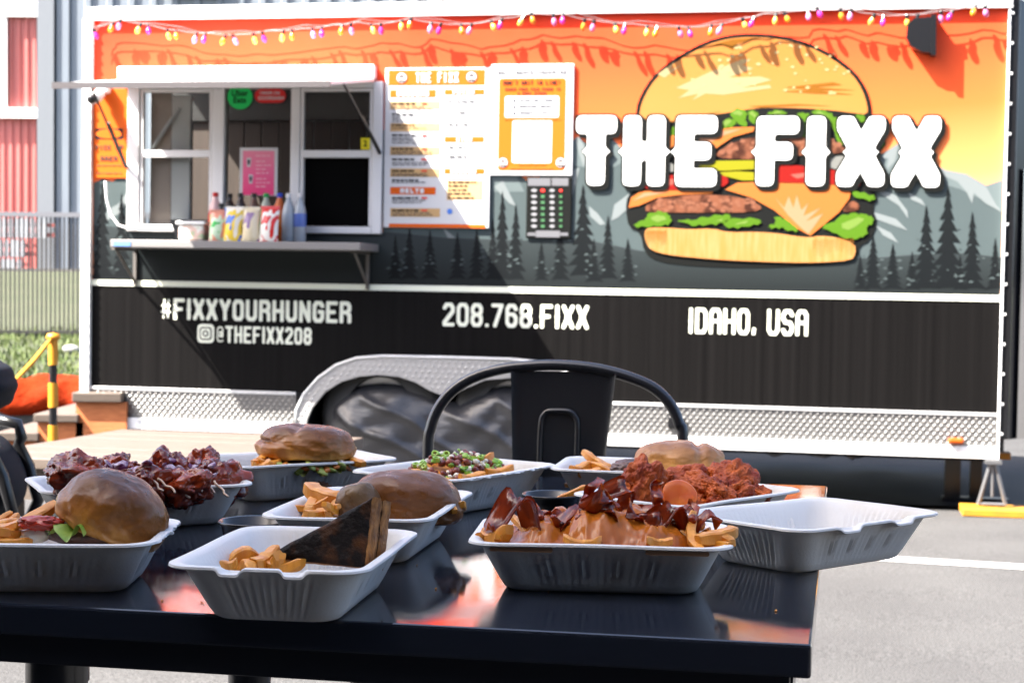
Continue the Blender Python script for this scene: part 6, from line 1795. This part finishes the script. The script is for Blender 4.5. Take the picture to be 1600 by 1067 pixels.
# charred grilled-cheese half
yG = 1.395
g0, g1, g2 = at(590, 780, y=yG), at(408, 876, y=yG - .012), at(584, 889, y=yG - .008)
M_toast = mat('charred_toast', (.007, .0045, .0035), .6, spec=.15, col2=(.1, .036, .01), nscale=48, lo=.5, hi=.75, bump=1.0, bscale=150, bdist=.004)
M_crust = mat('toast_crust', (.45, .19, .05), .55, spec=.2, col2=(.12, .045, .015), nscale=70, bump=.8, bscale=150, bdist=.003)
e = empty('grilled_cheese', Matrix.Translation((g2.x, yG, TZ + .004)), 'charred triangular grilled-cheese half standing on edge in the notched tray', 'sandwich')
tri = [(g0.x - g2.x, g0.z - TZ - .004), (g1.x - g2.x, g1.z - TZ - .004 - .006), (g2.x - g2.x, g2.z - TZ - .006)]
def toast(name, y0, y1, m, inset=0, seed=0):
    bm = bmesh.new()
    cx = sum(p[0] for p in tri) / 3; cz = sum(p[1] for p in tri) / 3
    P = []
    for i in range(3):
        a, b_ = tri[i], tri[(i + 1) % 3]
        for k in range(12):
            t_ = k / 12; P.append((a[0] + (b_[0] - a[0]) * t_, a[1] + (b_[1] - a[1]) * t_))
    P = [(cx + (p[0] - cx) * (1 - inset) + .0012 * noise.noise(Vector((p[0] * 150, p[1] * 150, seed))), cz + (p[1] - cz) * (1 - inset) + .0012 * noise.noise(Vector((p[0] * 150, p[1] * 150, seed + 5)))) for p in P]
    V = []; F = []; n = len(P); rings = 8
    for s_, yy_ in ((0, y0), (1, y1)):
        for r_ in range(rings + 1):
            f_ = 1 - (r_ / rings) ** 1.7 * .97
            for p in P:
                x, z = cx + (p[0] - cx) * f_, cz + (p[1] - cz) * f_
                pu = .0048 * min(1, r_ / 4) ** .6 * (1 if s_ else -1)
                V.append((x, yy_ + pu + .0012 * noise.noise(Vector((x * 120, z * 120, seed + s_))), z))
    q = n * (rings + 1)
    for s_ in (0, 1):
        for r_ in range(rings):
            for k in range(n):
                l = (k + 1) % n; a = s_ * q + r_ * n
                f = (a + k, a + l, a + n + l, a + n + k); F.append(f if s_ == 0 else f[::-1])
        cap = tuple(s_ * q + rings * n + k for k in range(n)); F.append(cap if s_ == 0 else cap[::-1])
    for k in range(n):
        l = (k + 1) % n; F.append((k, q + k, q + l, l))
    q2 = n * rings + 1; fm = [1 if (i >= len(F) - n or (i % q2) < n * 1) else 0 for i in range(len(F))]
    o = mk(name, V, F, None, e, mats=[m, M_crust], fm=fm); auto_smooth(o, 60); return o
toast('bread_slice', -.024, -.0075, M_toast, 0, 1)
toast('cheese_filling', -.0052, -.0004, mat('melted_cheese', (.55, .24, .04), .3), .05, 2)
toast('bread_slice', .002, .018, M_toast, .01, 3)
e.rotation_euler = (R(-12), 0, R(-16))
G6 = 'curled fries beside the grilled cheese'
fry_pile(366, 440, 880, 892, 1.385, 1.42, 6, 'golden fry in the small pile beside the grilled cheese', G6, 45, 1.3, ln=.045)
for a, b_, y0, y1, k, lab in (((358, 872), (408, 870), 1.40, 1.41, 1.7, 'plump curled fry at the end of the notched tray'), ((396, 884), (432, 862), 1.385, 1.41, 1.5, 'curled fry touching the tip of the grilled cheese'), ((346, 884), (372, 880), 1.38, 1.38, 1.1, 'tiny fry end at the notched rim'), ((410, 880), (470, 886), 1.40, 1.38, 1.3, 'fry lying under the edge of the grilled cheese')):
    fr2(a, b_, y0, y1, lab, G6, k)

# cheese-sauce fries with bacon
M7, w7, d7 = TR['T7']
V = []; F = []; nx, ny = 150, 80
for j in range(ny + 1):
    for i in range(nx + 1):
        u_, v_ = i / nx * 2 - 1, j / ny * 2 - 1
        x, y = u_ * .095, v_ * .0615
        r_ = max(abs(u_) ** 2.2, 0) + abs(v_) ** 3
        h = .056 - .014 * abs(u_) ** 2.4 - .012 * max(0, -v_) ** 2 + .012 * noise.noise(Vector((x * 30, y * 42, 1))) + .006 * abs(noise.noise(Vector((x * 55, y * 50, 4))))
        h *= min(1, max(.1, (1.08 - r_ * .9)))
        V.append((x, y, 0.034 + .62 * max(.0, h - .012) + .0075 * math.sin(x * 70 + 5 * noise.noise(Vector((x * 20, y * 20, 2)))) * (1 - v_ * v_ * .6) + .004 * (.35 - abs(noise.noise(Vector((x * 75, y * 60, 8))))) + .0015 * noise.noise(Vector((x * 190, y * 190, 3)))))
for j in range(ny):
    for i in range(nx):
        a = j * (nx + 1) + i; F.append((a, a + 1, a + nx + 2, a + nx + 1))
M_sauce = mat('cheese_sauce', (0.42, 0.125, 0.014), .2, col2=(0.3, 0.075, 0.007), nscale=22, spec=.28, coat=.1, coat_rough=.04)
o = mk('cheese_sauce', V, F, M_sauce, smooth=True); o.matrix_world = M7; tag(o, 'thick tan cheese sauce poured over the fries under the bacon', 'cheese sauce')
def bacon_mesh(seed, ln=.072, w=.0135):
    V = []; F = []; n, k_ = 26, 5; rr = random.Random(seed)
    ph, am = rr.uniform(0, 6), rr.uniform(.5, 1.2)
    for s_ in (0, 1):
        for i in range(n + 1):
            t_ = i / n
            for j in range(k_ + 1):
                v_ = j / k_ - .5
                z = am * .011 * math.sin(t_ * 11 + ph + v_ * 1.5) + .010 * v_ * math.sin(t_ * 17 + ph) + .0016 * noise.noise(Vector((t_ * 14, v_ * 5, seed))) + s_ * .0022
                V.append(((t_ - .5) * ln, v_ * w * (1 + .3 * noise.noise(Vector((t_ * 6, v_ * 2, seed)))) + .003 * math.sin(t_ * 9 + seed), z))
    q = (n + 1) * (k_ + 1)
    for s_ in (0, 1):
        for i in range(n):
            for j in range(k_):
                a = s_ * q + i * (k_ + 1) + j; f = (a, a + k_ + 1, a + k_ + 2, a + 1); F.append(f if s_ else f[::-1])
    for i in range(n):
        for j in (0, k_):
            a = i * (k_ + 1) + j; f = (a, a + k_ + 1, q + a + k_ + 1, q + a); F.append(f if j else f[::-1])
    me = bpy.data.meshes.new('bacon'); me.from_pydata(V, [], F); me.polygons.foreach_set('use_smooth', [True] * len(F)); me.materials.append(M_bacon); me.update(); return me
M_bacon = mat('crisp_bacon', (.05, .005, .003), .2, col2=(.3, .045, .006), nscale=45, stretch=(1, 4, 1), bump=.4, bscale=90, bdist=.001, coat=.35, coat_rough=.06)
t = M_bacon.node_tree; tn = t.nodes.new('ShaderNodeBsdfTranslucent'); tn.inputs[0].default_value = (.75, .14, .015, 1); ms = t.nodes.new('ShaderNodeMixShader'); ms.inputs[0].default_value = .3
t.links.new(t.nodes['Principled BSDF'].outputs[0], ms.inputs[1]); t.links.new(tn.outputs[0], ms.inputs[2]); t.links.new(ms.outputs[0], [n_ for n_ in t.nodes if n_.type == 'OUTPUT_MATERIAL'][0].inputs[0])
BM = [bacon_mesh(s) for s in range(5)]
bl2 = [((845, 815), (.1, .15, .2), 1.1, 'bacon strip lying flat at the tray end nearest the grilled cheese'), ((905, 800), (.9, -.5, .7), .8, 'upright curled bacon piece by the flat strip'), ((917, 782), (1.2, -1.1, .2), .55, 'tallest spike of bacon on the cheese fries'), ((945, 797), (.8, .4, 1.2), .8, 'dark bacon curl in the middle of the cheese fries'), ((880, 812), (.3, .2, .5), .7, 'small bacon bit under the upright curl'), ((975, 808), (1.1, .3, .1), .9, 'glowing orange-red bacon slice facing the camera'),
       ((1020, 790), (1.3, -1.2, .6), .55, 'bacon piece standing up beside the glowing slice'), ((990, 796), (.5, .6, .3), .8, 'bacon curl behind the glowing slice'), ((1030, 812), (.9, .2, .4), .85, 'bacon slice leaning towards the chicken tray'), ((1060, 806), (.3, -.2, 1.0), .8, 'bacon strip near the far corner of the cheese fries'), ((1075, 815), (.2, .1, .3), .7, 'last dark bacon strip at the end by the empty tray'), ((930, 815), (.2, .4, 2.1), .8, 'low bacon strip half sunk in the cheese sauce')]
for i, ((px, py), rot, s_, lab) in enumerate(bl2):
    y = 1.49 + .012 * ((i * 7) % 5 - 2)
    o = bpy.data.objects.new('bacon', BM[i % 5]); COL.objects.link(o)
    o.matrix_world = Matrix.Translation(at(px, py, y=y)) @ Euler(rot).to_matrix().to_4x4() @ Matrix.Scale(s_ * 1.22, 4)
    tag(o, lab, 'bacon', 'bacon on the cheese fries')
rr = random.Random(31)
bits('bacon_crumbs', 'small dark bacon crumbs on the cheese sauce', 'bacon bits', [at(rr.uniform(835, 1085), rr.uniform(806, 822), y=1.48 + rr.uniform(-.02, .03)) for _ in range(60)], .0045, M_bacon, 5, .8)
G7 = 'fries poking out of the cheese sauce'
fry_pile(770, 830, 836, 848, 1.46, 1.52, 5, 'golden fry under the cheese sauce at the end by the grilled cheese', G7, 46)
fry_pile(1060, 1120, 836, 848, 1.44, 1.5, 6, 'golden fry under the cheese sauce at the end by the empty tray', G7, 47)
for a, b_, y0, y1, k, lab in (((756, 838), (792, 836), 1.47, 1.45, 1.7, 'plump orange fry end at the tray corner by the grilled cheese'), ((744, 842), (762, 838), 1.46, 1.48, 1.0, 'thin fry tip at the very corner of the cheese-fries tray'), ((1092, 845), (1152, 830), 1.43, 1.45, 1.5, 'long golden fry poking out over the rim by the empty tray'), ((1100, 838), (1140, 842), 1.46, 1.43, 1.2, 'fry under the long golden one at the tray corner'), ((1070, 818), (1100, 824), 1.49, 1.48, 1.0, 'pale fry end beside the last bacon strip'), ((1010, 846), (1050, 848), 1.43, 1.43, 1.1, 'fry end showing through the sauce at the near rim'), ((880, 846), (940, 848), 1.43, 1.43, 1.1, 'fry lying along the near rim under the sauce')):
    fr2(a, b_, y0, y1, lab, G7, k)

# two-lobed pale bun, patty and fries
cb = at(1062, 722, y=2.05)
e = empty('burger', Matrix.Translation((cb.x, 2.05, TZ + .004)), 'burger with a pale-sided two-lobed bun beside a loose dark patty', 'burger')
V, F = bun_verts(.056, .05, .033, [('c', (1, .05, .05), .075, .3, (.32, -.5, .6), .9)], flat=.75, seed=11)
V = [(x + (.0 if x < .018 else .003), y, z * (1 - .12 * max(0, x) / .056)) for x, y, z in V]
mbun = Matrix.Translation((0, 0, at(1062, 722, y=2.05).z - TZ - .004))
# crease plane shifted to the right lobe
def shift_dent(V):
    out = []
    for x, y, z in V:
        k = math.exp(-((x - .022) / .006) ** 2)
        out.append((x, y * (1 - .12 * k), z * (1 - .22 * k)))
    return out
V, F = bun_verts(.056, .048, .027, [], flat=.6, seed=11); V = shift_dent(V)
mk('top_bun', V, F, bake('pale_bun_crust', -.016, .032, dark=(.2, .085, .035), mid=(.48, .22, .06), pale=(.72, .43, .13)), e, M=mbun, smooth=True)
p_ = at(990, 733, y=2.03); V, F = noisy(5, .029, .028, .013, .12, 4, 2, oct_=5); mk('patty', V, F, M_patty, e, M=Matrix.Translation((p_.x - cb.x, -.02, p_.z - TZ - .004)), smooth=True)
V, F = bun_verts(.04, .038, .017, seed=6); mk('bottom_bun', V, F, bake('lower_crust_d', -.01, .02), e, M=Matrix.Translation((0, 0, .012)), smooth=True)
V, F = noisy(3, .02, .02, .004, .15, 3, 3); mk('tomato_slice', V, F, mat('tomato', (.5, .06, .02), .25), e, M=Matrix.Translation((-.02, -.03, .035)), smooth=True)
G8 = 'fries beside the two-lobed bun'
fry_pile(900, 950, 738, 750, 2.03, 2.08, 7, 'pale fry in the pile beside the loose dark patty', G8, 48)
for a, b_, y0, y1, k, lab in (((910, 706), (955, 734), 2.08, 2.05, 1.2, 'upper long fry leaning across the far tray'), ((908, 722), (965, 742), 2.06, 2.03, 1.2, 'lower long fry beneath the upper one in the far tray'), ((893, 736), (918, 728), 2.02, 2.05, 1.5, 'pale stubby fry at the near end of the far tray'), ((900, 742), (935, 738), 2.01, 2.02, 1.4, 'pale fry lying at the near rim of the far tray')):
    fr2(a, b_, y0, y1, lab, G8, k)

# fried chicken
M_chk = mat('red_fried_crust', (0.2, 0.02, 0.003), .5, col2=(0.46, 0.095, 0.01), nscale=45, bump=1.0, bscale=130, bdist=.004, spec=.3)
for i, (px, py, y, r3, lab) in enumerate(((998, 768, 1.76, (.024, .02, .036), 'tall craggy chicken piece at the end by the dipping cup'), (1085, 752, 1.83, (.03, .024, .018), 'craggy chicken piece at the back of the heap'), (1105, 768, 1.79, (.033, .024, .02), 'broad lumpy chicken piece in the middle of the heap'), (1145, 757, 1.81, (.022, .02, .027), 'darker upright chicken piece at the far end of the heap'), (1150, 778, 1.79, (.03, .02, .013), 'low chicken piece beneath the darker upright one'), (975, 783, 1.755, (.02, .02, .017), 'small chicken piece under the tall one'), (1060, 785, 1.77, (.035, .025, .014), 'flat chicken piece beneath the round orange slice'), (1022, 752, 1.785, (.016, .014, .022), 'narrow chicken strip beside the tall one'), (1128, 742, 1.83, (.018, .015, .016), 'small craggy piece on top between the broad and the darker pieces'), (1180, 776, 1.80, (.018, .014, .01), 'small flake at the far end of the chicken heap'), (1082, 790, 1.755, (.016, .014, .011), 'crumbly chicken bit at the near rim'), (1125, 778, 1.765, (.02, .016, .015), 'chicken piece at the near side under the broad one'))):
    V, F = noisy(6, *r3, .42, 1.15, i + 2, ridged=False, oct_=6)
    o = mk('fried_chicken', V, F, M_chk, smooth=True); o.matrix_world = Matrix.Translation(at(px, py, y=y)) @ Euler((.2 * i, (.35, -.2, .1, -.4, .1, .2, 0)[i % 7], i)).to_matrix().to_4x4() if i else Matrix.Translation(at(px, py, y=y)) @ Matrix.Rotation(.45, 4, 'Y')
    tag(o, lab, 'fried chicken', 'red fried chicken pieces')
p_ = at(1061, 776, y=1.735)
V = []; F = []; n = 28
for (r_, z_) in ((0, .0015), (.6, .0018), (.93, .0016), (1, 0), (.93, -.0016), (.6, -.0018), (0, -.0015)):
    for k in range(n):
        a = 2 * math.pi * k / n; V.append((.0185 * r_ * math.cos(a) * (1 + .05 * math.sin(a * 3)), .0185 * r_ * math.sin(a), z_ + .003 * (r_ * math.cos(a)) ** 2))
for j in range(6):
    for k in range(n): l = (k + 1) % n; F.append((j * n + k, (j + 1) * n + k, (j + 1) * n + l, j * n + l))
o = mk('orange_slice_chip', V, F, mat('red_orange_chip', (.5, .075, .008), .35, col2=(.6, .14, .015), nscale=60, bump=.3, bscale=200, bdist=.001, sss=.2), smooth=True)
o.matrix_world = Matrix.Translation(p_) @ Euler((R(68), R(14), 0)).to_matrix().to_4x4(); tag(o, 'thin round red-orange chip standing among the chicken', 'chip')
G9 = 'fries among the chicken'
for a, b_, y0, y1, lab in (((1170, 785), (1198, 776), 1.78, 1.8, 'red-dusted fry end beyond the darker chicken piece'), ((1095, 795), (1125, 790), 1.74, 1.76, 'red-dusted fry at the near rim of the chicken tray')):
    fr2(a, b_, y0, y1, lab, G9, 1.0)

# black dipping cups
M_cup = mat('black_cup_plastic', (.012, .012, .013), .22)
M_dip = mat('dark_red_dip', (.12, .012, .006), .12)
def cup(px, pz, y, r, label):
    p = at(px, pz, y=y); h = .034
    e = empty('sauce_cup', Matrix.Translation((p.x, y, TZ + .0004)), label, 'sauce cup', 'black dipping cups')
    MB().lathe([(0, .001), (r * .76, 0), (r * .8, .002), (r * .97, h - .003), (r * 1.04, h - .003), (r * 1.06, h - .001), (r * 1.03, h), (r * .95, h - .001), (r * .78, .004), (0, .004)], 32).build('cup_body', M_cup, e, smooth=True)
    MB().lathe([(r * .9, h * .72), (r * .88, h * .735), (r * .5, h * .74), (0, h * .745)], 28).build('dip', M_dip, e, smooth=True)
cup(398, 800, 1.625, .034, 'black dipping cup of dark red sauce between the two burger trays')
cup(862, 772, 1.86, .032, 'black dipping cup with a fry resting in it')
fry(at(868, 783, y=1.852), at(916, 762, y=1.845), 'single fry resting on the rim of the black dipping cup', None, 1.2)

# loose crumbs on the table
rr = random.Random(8)
bits('crumbs', 'tiny pale crumbs on the black tabletop', 'crumbs', [Vector((rr.uniform(-.3, .22), rr.uniform(1.3, 1.6), TZ + .0008)) for _ in range(10)], .0009, M_fry, 2, .8)
